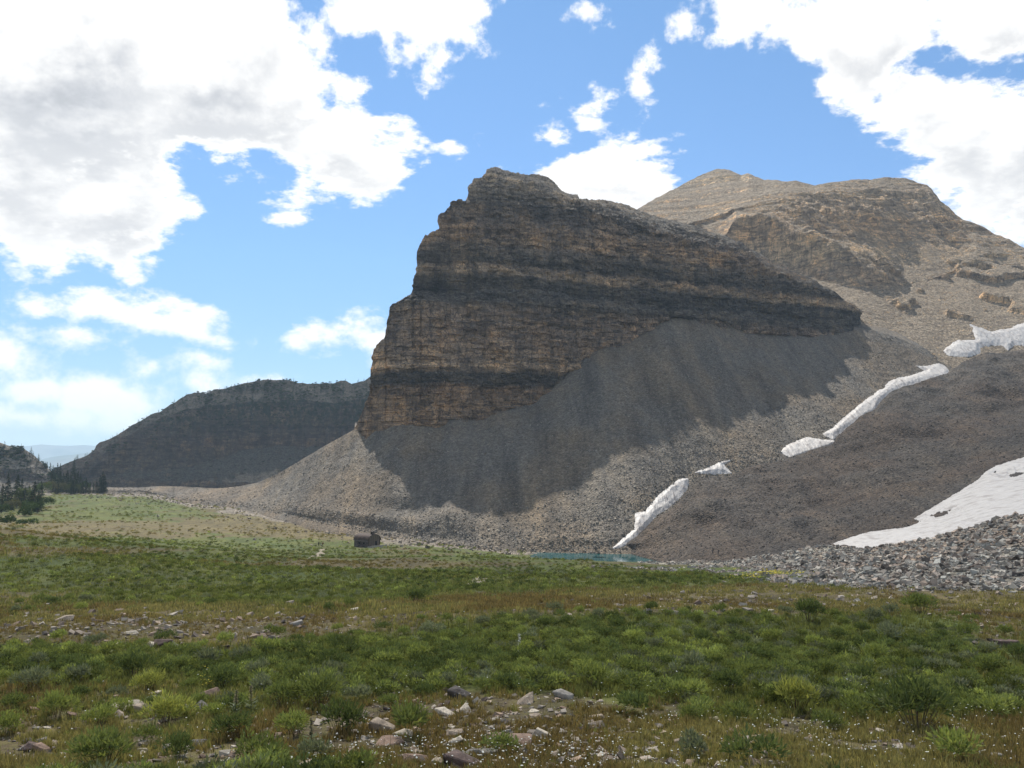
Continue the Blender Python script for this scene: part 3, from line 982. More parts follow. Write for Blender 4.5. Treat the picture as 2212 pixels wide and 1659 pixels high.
def build_hill(mat):
    px = np.arange(-420, 135, 1.6)
    sil = [(-420, 870), (-200, 915), (-60, 945), (0, 957), (18, 963), (35, 966), (47, 968), (60, 976), (75, 986), (88, 999), (100, 1009), (112, 1022), (125, 1034), (135, 1050)]

    def disp(x, y, z, f, p):
        return fbm(x / 16, y / 16, z / 16, 4, seed=81, ridged=True) * 2.2 * (1 - .8 * smooth(.9, 1, f)) + fbm(z / 4, x / 60, 0, 2, seed=82) * 1.2 * (1 - .8 * smooth(.9, 1, f))

    line_sheet('hill', px, [(1078, [(-420, 640), (135, 690)]), ([(-420, 1020), (0, 1030), (135, 1060)], ('slope', 30)), ([(-420, 960), (0, 1012), (60, 1014), (135, 1056)], ('slope', 62)), (sil, ('slope', 36))],
               [24, 30, 40], [(3, -.2), (20, -8), (80, -50), (160, -120)], [(20, -16)], mat, disp,
               'small pale rocky hill with dark trees at the far left', key='hill')


def build_far_hills():
    m, k, b, P, o = new_mat('far_hill_ground', 1.0)
    n = k.noise(P, 0.0012, 6, .6)
    k.put(b.inputs['Base Color'], k.mix(k.sm(n, .4, .6), (.05, .06, .04), (.14, .12, .085)))
    for d, sil, seed, lab in ((13500, [(-600, 955), (-100, 958), (40, 966), (62, 963), (88, 960), (120, 962), (150, 963), (180, 961), (203, 963), (230, 966), (600, 972), (1200, 985)], 91, 'distant blue mountain line on the horizon'),
                              (9500, [(-600, 985), (60, 1000), (110, 988), (130, 985), (160, 982), (190, 978), (230, 976), (500, 985), (1200, 1000)], 92, 'lower blue hill line in front of the horizon')):
        px = np.arange(-600, 1200, 6.0)

        def disp(x, y, z, f, p, d=d, seed=seed):
            return fbm(x / 500, y / 500, z / 250, 4, seed=seed, ridged=True) * 45 * (1 - .93 * smooth(.85, 1, f))

        line_sheet('far_hill', px, [(1076, [(-600, d - 1500), (1200, d - 1500)]), (1035, [(-600, d - 700), (1200, d - 700)]), (sil, [(-600, d), (1200, d)])], [30, 30],
                   [(300, -40), (1500, -400), (2500, -900)], None, m, disp, lab, key='far%d' % d)


M1_FOOT = [(1325, 1194), (1345, 1190), (1380, 1200), (1410, 1208), (1430, 1214), (1500, 1224), (1600, 1224), (1700, 1208), (1800, 1202), (1900, 1202), (2000, 1182), (2100, 1158), (2212, 1128), (2420, 1090)]
M1_CREST = [(1325, 1190), (1345, 1180), (1370, 1166), (1400, 1139), (1425, 1116), (1450, 1100), (1475, 1072), (1490, 1050), (1505, 1034), (1540, 1030), (1578, 1028), (1620, 1008), (1690, 996), (1725, 983), (1750, 973), (1800, 962), (1812, 944), (1830, 925), (1862, 897), (1890, 884), (1920, 850), (1950, 834), (2000, 820), (2045, 808), (2060, 798), (2080, 782), (2100, 772), (2130, 762), (2160, 763), (2212, 757), (2420, 735)]


def build_moraine(mat):
    px = np.concatenate([np.arange(1325, 2300, 1.8), np.arange(2300, 2800, 4.0)])

    def disp(x, y, z, f, p):
        d = fbm(x / 24, y / 24, 0, 3, seed=101) * 4.2 * smooth(.2, .4, f) * (1 - .7 * smooth(.93, 1, f)) + fbm(x / 3.5, y / 3.5, z / 3.5, 3, seed=102) * .42
        d += fbm((x * .5 + y) / 9, (x - y) / 70, 0, 2, seed=103) * .9 * smooth(.35, .5, f) * (1 - smooth(.85, 1, f))
        return d

    line_sheet('moraine', px, [(M1_FOOT, [(1325, 342), (1345, 340), (1380, 325), (1410, 313), (1430, 304), (1500, 282), (1600, 265), (1700, 255), (1800, 240), (1900, 225), (2000, 210), (2100, 195), (2212, 185), (2420, 170)]),
                               ([(1325, 1192), (1345, 1187), (1400, 1190), (1500, 1188), (1600, 1200), (1700, 1195), (1790, 1180), (1900, 1142), (2000, 1105), (2060, 1070), (2130, 1022), (2212, 990), (2420, 930)],
                                [(1325, 343), (1345, 341), (1400, 322), (1500, 296), (1600, 276), (1700, 268), (1790, 266), (1900, 270), (2000, 276), (2100, 288), (2212, 305), (2420, 335)]),
                               ([(1325, 1191), (1345, 1184), (1400, 1165), (1500, 1120), (1600, 1110), (1700, 1095), (1800, 1070), (1900, 1010), (2000, 960), (2100, 900), (2212, 860), (2420, 820)],
                                [(1325, 344), (1345, 342), (1400, 333), (1500, 324), (1600, 318), (1700, 316), (1800, 322), (1900, 338), (2000, 355), (2100, 385), (2212, 405), (2420, 430)]),
                               (M1_CREST, [(1325, 345), (1345, 344), (1370, 344), (1400, 344), (1450, 351), (1490, 358), (1580, 372), (1690, 380), (1750, 385), (1800, 390), (1830, 402), (1890, 424), (1950, 448), (2000, 462), (2060, 482), (2120, 494), (2212, 505), (2420, 520)])],
               [36, 60, 90], [(3, -.6), (10, -4), (25, -16), (50, -40)], [(14, -12), (5, -4)], mat, disp,
               'dark stony moraine between the lake and the snow', key='moraine')


M2_CREST = [(1280, 1219), (1350, 1218), (1450, 1216), (1500, 1212), (1570, 1216), (1620, 1206), (1650, 1200), (1700, 1192), (1750, 1187), (1790, 1181), (1820, 1183), (1850, 1188), (1900, 1186), (1950, 1178), (2000, 1167), (2050, 1154), (2100, 1141), (2150, 1127), (2212, 1111), (2420, 1078)]
M2_FOOT = [(1280, 1225), (1350, 1227), (1450, 1234), (1600, 1250), (1650, 1256), (1750, 1266), (1900, 1275), (2050, 1277), (2212, 1280), (2420, 1284)]


def build_talus(mat):
    px = np.concatenate([np.arange(1280, 2300, 1.8), np.arange(2300, 2800, 4.0)])
    fy = pl(px, M2_FOOT)
    fd = meadow_hit(px, fy)[:, 1]
    ker = np.ones(31) / 31
    fd = np.convolve(np.pad(fd, 15, mode='edge'), ker, 'valid')

    def disp(x, y, z, f, p):
        return fbm(x / 12, y / 12, 0, 3, seed=111) * .9 * smooth(.05, .2, f) * (1 - .6 * smooth(.9, 1, f)) + fbm(x / 1.8, y / 1.8, z / 1.8, 3, seed=112) * .26

    cd = [(1280, 292), (1400, 272), (1500, 256), (1570, 246), (1650, 230), (1750, 216), (1800, 206), (1850, 201), (1900, 191), (2000, 171), (2100, 154), (2212, 142), (2420, 126)]
    line_sheet('talus', px, [(M2_FOOT, list(zip(px, fd))), (M2_CREST, cd)], [150], [(2, -.5), (8, -3), (22, -10), (40, -25)], [(4, -3), (1.2, -.6)], mat, disp,
               'low bank of grey boulders along the right edge of the meadow', key='talus')


def build_terrain():
    scree_m = mat_rubble('scree_stones_ground', (.085, .074, .062), (.25, .222, .182), 1.35)
    mor_m = mat_rubble('moraine_ground', (.034, .029, .025), (.125, .108, .090), 1.2, warm=(1.12, .97, .86))
    tal_m = mat_rubble('talus_ground', (.075, .068, .058), (.40, .38, .315), 1.3, warm=(1.18, .93, .8))
    cl = mat_cliff('banded_rock', [(.00, (0.166, 0.129, 0.099)), (.20, (0.171, 0.133, 0.102)), (.245, (0.156, 0.121, 0.095)), (.262, (0.045, 0.043, 0.043)), (.292, (0.040, 0.040, 0.041)), (.31, (0.245, 0.199, 0.152)), (.36, (0.183, 0.149, 0.120)), (.40, (0.159, 0.132, 0.113)), (.48, (0.175, 0.146, 0.125)),
                                   (.515, (0.068, 0.064, 0.060)), (.55, (0.062, 0.060, 0.059)), (.60, (0.067, 0.064, 0.061)), (.613, (0.236, 0.198, 0.155)), (.635, (0.178, 0.146, 0.116)), (.65, (0.066, 0.062, 0.058)), (.70, (0.126, 0.114, 0.103)), (.72, (0.199, 0.160, 0.124)), (.765, (0.183, 0.147, 0.117)), (.80, (0.133, 0.116, 0.104)), (.86, (0.073, 0.065, 0.058)), (.93, (0.217, 0.196, 0.170)), (1, (0.241, 0.217, 0.186))],
                   -10, 175, tint=(2.0, 1.83, 1.66), debris=.8)
    mt = mat_cliff('mountain_rock', [(0, (.20, .168, .125)), (.3, (.19, .155, .115)), (.42, (.13, .108, .086)), (.5, (.20, .165, .12)), (.62, (.165, .130, .096)), (.8, (.19, .155, .115)), (.9, (.16, .135, .108)), (1, (.2, .172, .13))], 40, 290, dip=-.02, tint=(2.9, 2.62, 2.3), debris=1.2, dwarm=(1.08, .98, .86))
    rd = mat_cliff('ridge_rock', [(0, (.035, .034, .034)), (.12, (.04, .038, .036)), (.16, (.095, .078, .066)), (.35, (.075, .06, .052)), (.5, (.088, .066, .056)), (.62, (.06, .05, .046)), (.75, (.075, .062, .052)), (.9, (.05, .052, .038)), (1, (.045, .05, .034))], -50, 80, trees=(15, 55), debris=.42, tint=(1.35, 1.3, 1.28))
    hl = mat_cliff('hill_rock', [(0, (.2, .18, .14)), (.35, (.21, .185, .15)), (.5, (.11, .09, .08)), (.7, (.26, .22, .17)), (1, (.2, .18, .13))], -60, 25, trees=(-40, 20))
    build_cliff(cl)
    build_scree(scree_m)
    build_mountain(mt)
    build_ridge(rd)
    build_hill(hl)
    build_far_hills()
    build_moraine(mor_m)
    build_talus(tal_m)
    build_meadow()
    return scree_m


def sheet_depth(key, px, py):
    """unweathered position on a landform for picture points, from its own rows and columns"""
    s = SHEETS[key]
    P = s.P[s.front:s.front + s.nvis]
    qx, qy = to_px(P[..., 0], P[..., 1], P[..., 2])
    out = np.zeros((len(px), 3))
    ci = np.clip(np.searchsorted(s.px, px), 1, len(s.px) - 1)
    for c in np.unique(ci):
        m = ci == c
        f = ((px[m] - s.px[c - 1]) / (s.px[c] - s.px[c - 1]))[:, None]
        r = []
        for cc in (c - 1, c):
            yy = np.maximum.accumulate(qy[::-1, cc])
            r.append(np.stack([np.interp(py[m], yy, P[::-1, cc, j]) for j in range(3)], 1))
        out[m] = r[0] * (1 - f) + r[1] * f
    return out


# ------------------------------------------------------------------ snow
def in_poly(x, y, poly):
    poly = np.array(poly, float)
    ins = np.zeros(x.shape, bool)
    x0, y0 = poly[-1]
    for x1, y1 in poly:
        c = ((y1 > y) != (y0 > y)) & (x < (x0 - x1) * (y - y1) / (y0 - y1 + 1e-12) + x1)
        ins ^= c
        x0, y0 = x1, y1
    return ins


def poly_dist(x, y, poly):
    poly = np.array(poly, float)
    d = np.full(x.shape, 1e9)
    a = poly[-1]
    for b in poly:
        e = b - a
        t = np.clip(((x - a[0]) * e[0] + (y - a[1]) * e[1]) / (e @ e + 1e-9), 0, 1)
        d = np.minimum(d, np.hypot(x - a[0] - t * e[0], y - a[1] - t * e[1]))
        a = b
    return d


SNOW = [
    ('scree', [(1322, 1186), (1345, 1165), (1370, 1145), (1374, 1110), (1395, 1105), (1420, 1075), (1450, 1050), (1470, 1035), (1487, 1033), (1490, 1046), (1484, 1060), (1468, 1080), (1446, 1098), (1420, 1112), (1396, 1140), (1370, 1166), (1345, 1186)], 1.0, 'narrow white snow tongue running down to the lake shore'),
    ('scree', [(1502, 1021), (1530, 1012), (1555, 1000), (1584, 992), (1561, 1003), (1580, 1024), (1540, 1026)], 1.0, 'small triangular snow patch just above the narrow lake tongue'),
    ('scree', [(1686, 976), (1700, 962), (1745, 944), (1760, 948), (1800, 952), (1810, 962), (1790, 972), (1750, 982), (1716, 996)], 1.2, 'oval snow patch on the stones below the winding gully snow'),
    ('scree', [(1777, 938), (1800, 925), (1850, 880), (1890, 850), (1930, 820), (1965, 812), (2000, 801), (1976, 791), (2000, 792), (2030, 784), (2050, 800), (2044, 814), (1990, 826), (1940, 842), (1904, 866), (1890, 892), (1842, 918), (1812, 938), (1800, 950)], 1.2, 'long winding strip of snow in the gully under the mountain'),
    ('mountain', [(2036, 758), (2068, 735), (2108, 735), (2094, 701), (2140, 717), (2180, 709), (2240, 690), (2420, 690), (2420, 752), (2225, 748), (2190, 746), (2178, 756), (2160, 744), (2115, 750), (2118, 762), (2090, 774), (2050, 769)], 1.4, 'high snowfield with ragged edge at the foot of the mountain'),
    ('moraine', [(1786, 1181), (1830, 1165), (1880, 1150), (1960, 1140), (1990, 1128), (1976, 1121), (2000, 1106), (2050, 1076), (2110, 1040), (2130, 1020), (2150, 1008), (2240, 980), (2420, 940), (2640, 930), (2640, 1110), (2420, 1108), (2240, 1120), (2150, 1142), (2080, 1162), (2000, 1177), (1930, 1185), (1870, 1193), (1820, 1190)], 1.2, 'broad grey snowfield with dirty ripples lying along the boulder bank'),
]


def build_snow():
    m = mat_snow()
    for key, poly, th, lab in SNOW:
        q = np.array(poly, float)
        x0, y0 = q.min(0) - 5
        x1, y1 = q.max(0) + 5
        st = 1.1 if (x1 - x0) < 300 else 1.5
        gx, gy = np.meshgrid(np.arange(x0, x1, st), np.arange(y0, y1, st))
        sd = np.where(in_poly(gx, gy, poly), 1, -1) * poly_dist(gx, gy, poly)
        sd = sd + fbm(gx / 7, gy / 7, 0, 3, seed=121) * 1.6 + fbm(gx / 2.2, gy / 2.2, 0, 2, seed=122) * .5
        if key == 'moraine':
            for hx, hy, hr, ha in ((2030, 1113, 24, 6), (2200, 1025, 22, 5), (2150, 1020, 8, 3)):
                sd = np.minimum(sd, (np.hypot((gx - hx) / hr, (gy - hy + (gx - hx) * .16) / ha) - 1 + fbm(gx / 6, gy / 4, 0, 3, seed=124) * .7) * ha)
        P = sheet_depth(key, gx.ravel(), gy.ravel()).reshape(gx.shape + (3,))
        for _ in range(2):
            for ax in (0, 1):
                w_ = 15
                kp = [(0, 0)] * 3
                kp[ax] = (w_ // 2, w_ // 2)
                cs = np.cumsum(np.pad(P, kp, mode='edge'), axis=ax)
                cs = np.concatenate([np.zeros_like(np.take(cs, [0], ax)), cs], ax)
                n_ = P.shape[ax]
                P = (np.take(cs, np.arange(w_, w_ + n_), ax) - np.take(cs, np.arange(n_), ax)) / w_
        lift = np.clip(sd / 8.0, -1, 1) * th * .75 + .18
        rip = fbm(P[..., 0] / 3.2, P[..., 1] / 7, 0, 3, seed=123) * .09
        P[..., 2] += (lift + rip * (sd > 1)) * .85
        P[..., 1] -= lift * .5
        nr, nc = gx.shape
        F = grid_faces(nr, nc)
        ok = (sd > -2.0).ravel()
        F = F[ok[F].all(1)]
        us, inv = np.unique(F, return_inverse=True)
        o = obj('snow_patch', mesh_np('snow_patch', P.reshape(-1, 3)[us], inv.reshape(-1, 4), m, True))
        tag(o, lab, 'snow patch', 'old snow patches on the slopes')


# ------------------------------------------------------------------ lake
LAKE_Z = -36.9


def build_lake():
    m, k, b, P, o = new_mat('lake_water', 0.12)
    n = k.noise(k.vec('MULTIPLY', P, (1, .6, 1)), 1.6, 3, .6)
    n0 = k.noise(P, .12, 2, .5)
    k.put(b.inputs['Base Color'], k.mix(n0, (.006, .05, .056), (.012, .085, .088)))
    b.inputs['Specular IOR Level'].default_value = 0.5
    k.put(b.inputs['Roughness'], k.lin(n0, .35, .65, .06, .2))
    bump(k, b, n, .25, .09)
    us = np.linspace(0, 1, 80)
    nx = []
    for r in np.linspace(0.04, 1, 14):
        ang = us[:-1] * 2 * math.pi
        nx.append(np.stack([32 + r * 62 * np.cos(ang), 322 + r * 34 * np.sin(ang), np.full(79, LAKE_Z)], 1))
    V = np.concatenate(nx)
    F = []
    for i in range(13):
        for j in range(79):
            F.append((i * 79 + j, i * 79 + (j + 1) % 79, (i + 1) * 79 + (j + 1) % 79, (i + 1) * 79 + j))
    F = np.array(F)[:, ::-1]
    o = obj('lake', mesh_np('lake', V, F, m, True))
    tag(o, 'small teal mountain lake at the foot of the scree', kind='structure')


# ------------------------------------------------------------------ stones
def stone_mesh(name, seed, flat, mat, pts=16):
    """an angular broken stone: the hull of a few points in a slab"""
    import bmesh
    r = np.random.default_rng(seed)
    p = r.uniform(-1, 1, (pts, 3))
    p /= np.maximum(np.abs(p).max(1, keepdims=True), 1e-3) ** r.uniform(.4, .9)
    p *= np.array([0.5, 0.5 * r.uniform(.55, .85), 0.5 * flat])
    bm = bmesh.new()
    for q in p:
        bm.verts.new(q)
    res = bmesh.ops.convex_hull(bm, input=bm.verts[:])
    bmesh.ops.delete(bm, geom=[e for e in res['geom_interior'] if isinstance(e, bmesh.types.BMVert)], context='VERTS')
    bmesh.ops.bevel(bm, geom=bm.edges[:], offset=0.025, segments=1, affect='EDGES', clamp_overlap=True)
    me = bpy.data.meshes.new(name)
    bm.to_mesh(me)
    bm.free()
    for pl_ in me.polygons:
        pl_.use_smooth = False
    me.materials.append(mat)
    return me


def mat_obj_stone():
    m, k, b, P, o = new_mat('meadow_stone', 0.9)
    oi = k.node('ShaderNodeObjectInfo')
    tc = k.node('ShaderNodeTexCoord').outputs['Object']
    n = k.noise(tc, 4.0, 5, 0.65)
    n2 = k.noise(k.vec('MULTIPLY', P, (1, 1, 4)), 3.5, 4, 0.6)
    c = k.mix(1.0, oi.outputs['Color'], k.ramp(n, [(0.25, (.62, .6, .58)), (0.5, (1, 1, 1)), (0.75, (1.3, 1.28, 1.22))]), 'MULTIPLY')
    c = k.mix(1.0, c, k.ramp(n2, [(0.3, (.75,) * 3), (0.7, (1.15,) * 3)]), 'MULTIPLY')
    li = k.noise(P, 14.0, 3, 0.6)
    c = k.mix(k.sm(li, .60, .66, 0, .5), c, (.09, .085, .07))
    k.put(b.inputs['Base Color'], c)
    bump(k, b, k.math('ADD', n, k.math('MULTIPLY', li, .3)), .05, .7)
    return m


BOXV = np.array([[x, y, z] for z in (-.5, .5) for y in (-.5, .5) for x in (-.5, .5)])
BOXF = np.array([[0, 2, 3], [0, 3, 1], [4, 5, 7], [4, 7, 6], [0, 1, 5], [0, 5, 4], [2, 6, 7], [2, 7, 3], [0, 4, 6], [0, 6, 2], [1, 3, 7], [1, 7, 5]])


def rot_many(n, r, tilt=0.5):
    a = r.uniform(0, 2 * math.pi, n)
    b = r.normal(0, tilt, n)
    c = r.normal(0, tilt, n)
    ca, sa, cb, sb, cc, sc = np.cos(a), np.sin(a), np.cos(b), np.sin(b), np.cos(c), np.sin(c)
    z = np.zeros(n)
    o = np.ones(n)
    Rz = np.stack([np.stack([ca, -sa, z], -1), np.stack([sa, ca, z], -1), np.stack([z, z, o], -1)], 1)
    Rx = np.stack([np.stack([o, z, z], -1), np.stack([z, cb, -sb], -1), np.stack([z, sb, cb], -1)], 1)
    Ry = np.stack([np.stack([cc, z, sc], -1), np.stack([z, o, z], -1), np.stack([-sc, z, cc], -1)], 1)
    return Rz @ Rx @ Ry


def stones_joined(name, pos, size, mat, label, seed, flat=(.35, .8), sink=.15, tilt=.5):
    r = np.random.default_rng(seed)
    n = len(pos)
    V = BOXV[None] * (1 + r.uniform(-.22, .1, (n, 8, 1))) + r.uniform(-.2, .2, (n, 8, 3))
    S = np.stack([np.ones(n), r.uniform(.55, .95, n), r.uniform(flat[0], flat[1], n)], -1) * size[:, None]
    V = np.einsum('nij,nkj->nki', rot_many(n, r, tilt), V * S[:, None])
    V += pos[:, None] + np.array([0, 0, 1.0]) * (size * (.5 * S[:, 2] / size - sink))[:, None, None]
    F = BOXF[None] + (np.arange(n) * 8)[:, None, None]
    tone = np.repeat(np.clip(r.beta(1.6, 2.2, n), 0, 1), 8)
    warm = np.repeat(r.uniform(0, 1, n) ** 2, 8)
    me = mesh_np(name, V.reshape(-1, 3), F.reshape(-1, 3), mat, False, {'tone': ('POINT', 'FLOAT', tone), 'warm': ('POINT', 'FLOAT', warm)})
    return tag(obj(name, me), label, kind='stuff')


def sample_sheet(key, n, seed, weight=None):
    s = SHEETS[key]
    P = s.P[max(s.front - 1, 0):s.front + s.nvis]
    r = np.random.default_rng(seed)
    a = P[:-1, :-1]
    e1, e2 = P[:-1, 1:] - a, P[1:, :-1] - a
    area = np.linalg.norm(np.cross(e1, e2), axis=-1)
    qx, qy = to_px(a[..., 0], a[..., 1], a[..., 2])
    w = area * ((qx > -120) & (qx < 2600)) / np.maximum(a[..., 1], 30) ** 0.8
    f = np.linspace(0, 1, w.shape[0])[:, None] * np.ones_like(w)
    if weight is not None:
        w = w * weight(qx, qy, f)
    w = w.ravel() / w.sum()
    c = r.choice(len(w), n, p=w)
    u, v = r.uniform(0, 1, (2, n, 1))
    pos = a.reshape(-1, 3)[c] + e1.reshape(-1, 3)[c] * u + e2.reshape(-1, 3)[c] * v
    return pos, qx.ravel()[c], qy.ravel()[c], f.ravel()[c], r


def snow_mask(qx, qy, key):
    m = np.ones(qx.shape)
    for k, poly, th, lab in SNOW:
        if k == key:
            q = np.array(poly, float)
            bb = (qx > q[:, 0].min() - 3) & (qx < q[:, 0].max() + 3) & (qy > q[:, 1].min() - 3) & (qy < q[:, 1].max() + 3)
            sub = in_poly(qx[bb], qy[bb], poly) & (poly_dist(qx[bb], qy[bb], poly) > .5)
            mm = m[bb]
            mm[sub] = 0
            m[bb] = mm
    return m


def power_sizes(r, n, lo, hi, p=2.3):
    u = r.uniform(0, 1, n)
    return (lo ** (1 - p) + u * (hi ** (1 - p) - lo ** (1 - p))) ** (1 / (1 - p))


def build_loose_stones():
    m1 = mat_tone('scree_stone', (.10, .09, .078), (.33, .30, .25), warm=(1.15, .98, .8))
    m2 = mat_tone('moraine_stone', (.046, .041, .037), (.175, .156, .134), warm=(1.12, .96, .85))
    m3 = mat_tone('talus_stone', (.07, .065, .058), (.52, .50, .43), warm=(1.2, .92, .8))
    m4 = mat_tone('pale_stone', (.12, .10, .085), (.52, .46, .37), warm=(1.1, .85, .7))
    m5 = mat_tone('foot_stone', (.075, .065, .055), (.40, .35, .28), warm=(1.1, .9, .75))
    pos, qx, qy, f, r = sample_sheet('scree', 33000, 201, lambda x, y, f: snow_mask(x, y, 'scree') * (0.7 + 1.6 * (1 - smooth(.0, .35, f)) + .6 * smooth(1250, 1500, x)))
    size = power_sizes(r, len(pos), .28, 1.05, 3.2) * (1 + .3 * (1 - smooth(0, .25, f)))
    stones_joined('scree_stones', pos, size, m1, 'loose grey stones covering the scree slope', 202, sink=.26, flat=(.3, .65))
    pos, qx, qy, f, r = sample_sheet('moraine', 22000, 203, lambda x, y, f: snow_mask(x, y, 'moraine'))
    stones_joined('moraine_stones', pos, power_sizes(r, len(pos), .25, .85, 3.3), m2, 'loose dark stones covering the moraine', 204, sink=.26, flat=(.3, .6))
    pos, qx, qy, f, r = sample_sheet('talus', 24000, 205, lambda x, y, f: 1.0 + 1.5 * (1 - smooth(.2, .55, f)))
    stones_joined('talus_stones', pos, power_sizes(r, len(pos), .13, .62, 2.6) * (1 + .8 * f), m3, 'jumbled grey stones of the bank beside the meadow', 206, tilt=.45)
    # the same stones thinning out over the turf
    r = np.random.default_rng(207)
    n = 60000
    px = r.uniform(150, 1350, n)
    d = r.uniform(300, 640, n)
    ux = ray(px, 1100)[0]
    X, Y = ux * d, d
    Z = mz(X, Y)
    qx, qy = to_px(X, Y, Z)
    t = (qy - np.interp(qx, TOE_X, TOE_Y)) / np.interp(qx, [200, 500, 800, 1100, 1300], [16, 34, 30, 12, 6])
    ok = (t > -.6) & (r.uniform(0, 1, n) < np.exp(-np.maximum(t, 0) * 2.0) * .55)
    ok &= np.hypot((X - 38) / 34, (Y - 323) / 21) > 1.0
    ok &= np.hypot(X + 52, Y - 310) > 9
    pos = np.stack([X, Y, Z], 1)[ok][:7000]
    stones_joined('rubble_stones', pos, power_sizes(r, len(pos), .3, 1.5, 2.8), m5, 'pale rubble spread along the foot of the scree', 208)
    # small bits among the grass
    n = 52000
    px = r.uniform(-420, 2640, n)
    d = 1 / r.uniform(1 / 95, 1 / 13.5, n)
    ux = ray(px, 1400)[0]
    X, Y = ux * d, d
    Z = mz(X, Y)
    lu = lush_at(X, Y, Z)
    qx, qy = to_px(X, Y, Z)
    w = stone_zone(qx, qy) * (1 - lu) ** 1.5
    ok = r.uniform(0, 1, n) < w * .42
    pos = np.stack([X, Y, Z], 1)[ok][:5600]
    stones_joined('meadow_stones', pos, power_sizes(r, len(pos), .04, .22, 2.2) * np.clip(pos[:, 1] / 22, .8, 2.2), m4, 'small pale stones strewn among the dry grass', 209, flat=(.2, .6), sink=.05, tilt=.3)


STONE_ZONES = [(1930, 1284, 330, 9, 1.0), (1600, 1262, 160, 8, .6), (250, 1362, 300, 34, 1.2), (640, 1350, 200, 28, .7), (1500, 1305, 170, 20, .9), (2100, 1345, 120, 50, .8), (1750, 1310, 200, 18, .5), (1100, 1570, 420, 70, .9), (300, 1530, 140, 35, .7), (880, 1500, 140, 30, .6), (1200, 1640, 500, 40, .8), (1900, 1600, 380, 50, .45), (120, 1600, 200, 50, .5), (1150, 1330, 120, 14, .4), (400, 1640, 260, 30, .5)]


def stone_zone(qx, qy):
    s = np.full(np.shape(qx), .05)
    for cx, cy, rx, ry, a in STONE_ZONES:
        s = s + a * np.exp(-(((qx - cx) / rx) ** 2 + ((qy - cy) / ry) ** 2))
    return np.clip(s, 0, 1.3)


PALE, TAN, GREY, DARK, RED, MAROON = (.54, .47, .37), (.40, .32, .24), (.29, .265, .23), (.10, .086, .076), (.27, .185, .135), (.125, .088, .074)
HERO_STONES = [  # x, y, width (px), colour, flat?, turn, label
    (826, 1572, 58, TAN, .62, 20, 'largest pinkish tan rock of the broken heap right of the big dark bush'),
    (868, 1582, 46, PALE, .4, -15, 'pale cracked slab leaning on the right side of the pinkish broken heap'),
    (840, 1596, 60, RED, .3, 5, 'flat red brown slab lying under the pinkish broken rock heap'),
    (1104, 1598, 92, RED, .55, 8, 'broad reddish brown boulder half sunk among white flowers'),
    (1040, 1622, 70, GREY, .35, 12, 'long grey slab left below the broad reddish boulder'),
    (992, 1500, 48, DARK, .6, 0, 'dark brown upright rock at the lower edge of the leafy belt'),
    (453, 1499, 46, RED, .6, 10, 'square brown rock with pale rim beside small yellow flowers'),
    (437, 1527, 38, GREY, .5, -20, 'blue grey rock with a dark shaded side in front of the square brown rock'),
    (280, 1520, 62, PALE, .32, 10, 'long pale slab at the left end of the stone group between bushes'),
    (318, 1526, 54, TAN, .35, -8, 'tan slab in the middle of the stone group between bushes'),
    (342, 1512, 46, GREY, .5, 30, 'grey tilted slab at the right end of the stone group between bushes'),
    (962, 1542, 40, PALE, .6, -25, 'pale leaning rock above the tan and white flower turf'),
    (354, 1390, 42, MAROON, .6, 0, 'dark maroon rock in the left stony strip'),
    (330, 1394, 26, PALE, .5, 0, 'cream rock touching the left side of the dark maroon rock'),
    (245, 1388, 34, PALE, .2, 25, 'thin cream slab lying tilted in the left stony strip'),
    (138, 1337, 34, TAN, .5, 0, 'tan rock with dark hollow at the upper left of the stony strip'),
    (284, 1366, 26, PALE, .4, 0, 'bright cream rock in the middle of the left stony strip'),
    (640, 1348, 30, GREY, .7, 0, 'upright grey rock at the right end of the left stony strip'),
    (1241, 1310, 22, PALE, .75, 0, 'lone pale rock standing in the rust brown grass'),
    (1443, 1320, 40, PALE, .25, 5, 'long pale flat rock at the left of the right hand stone scatter'),
    (2168, 1390, 48, MAROON, .45, 0, 'dark reddish slab at the right edge of the meadow'),
    (1140, 1512, 44, TAN, .35, 15, 'tan slab below the leafy belt near the picture middle'),
    (1218, 1502, 40, GREY, .6, -20, 'grey leaning slab right of the tan slab under the leafy belt'),
    (975, 1600, 46, PALE, .3, 30, 'narrow pale slab pointing up left of the broad reddish boulder'),
    (1000, 1645, 80, MAROON, .5, 0, 'dark maroon block at the bottom edge below the grey slab'),
    (900, 1640, 50, RED, .6, 10, 'brown block at the bottom edge left of the dark maroon block'),
    (1170, 1588, 40, PALE, .7, 0, 'cream rock just right of the broad reddish boulder'),
    (1290, 1545, 30, TAN, .4, 0, 'small tan rock alone in the flowering turf right of the boulder'),
    (660, 1652, 44, TAN, .6, 0, 'tan pointed rock at the bottom edge near the left third'),
]


def zone_name(x, y):
    if y < 1345:
        return 'in the brown grass band'
    if y < 1430:
        return 'in the left stony strip' if x < 900 else ('beside the leafy belt' if x > 1950 else 'within the leafy belt')
    if y < 1510:
        return 'between the left bushes' if x < 800 else ('on the lower rim of the leafy belt' if x < 1500 else 'near the right bushes')
    return 'between the lower left bushes' if x < 750 else 'in the flowering turf'


def column_name(x):
    return ('below the far ridge' if x < 300 else 'below the scree foot' if x < 640 else 'below the hut' if x < 880 else 'below the prow' if x < 1130 else 'below the lake' if x < 1420
            else 'below the moraine' if x < 1660 else 'below the boulder bank tip' if x < 1900 else 'below the big snowfield')


def row_name(y):
    return 'topmost' if y < 1340 else 'upper' if y < 1385 else 'middle' if y < 1430 else 'lower' if y < 1480 else 'lowest' if y < 1560 else 'front'


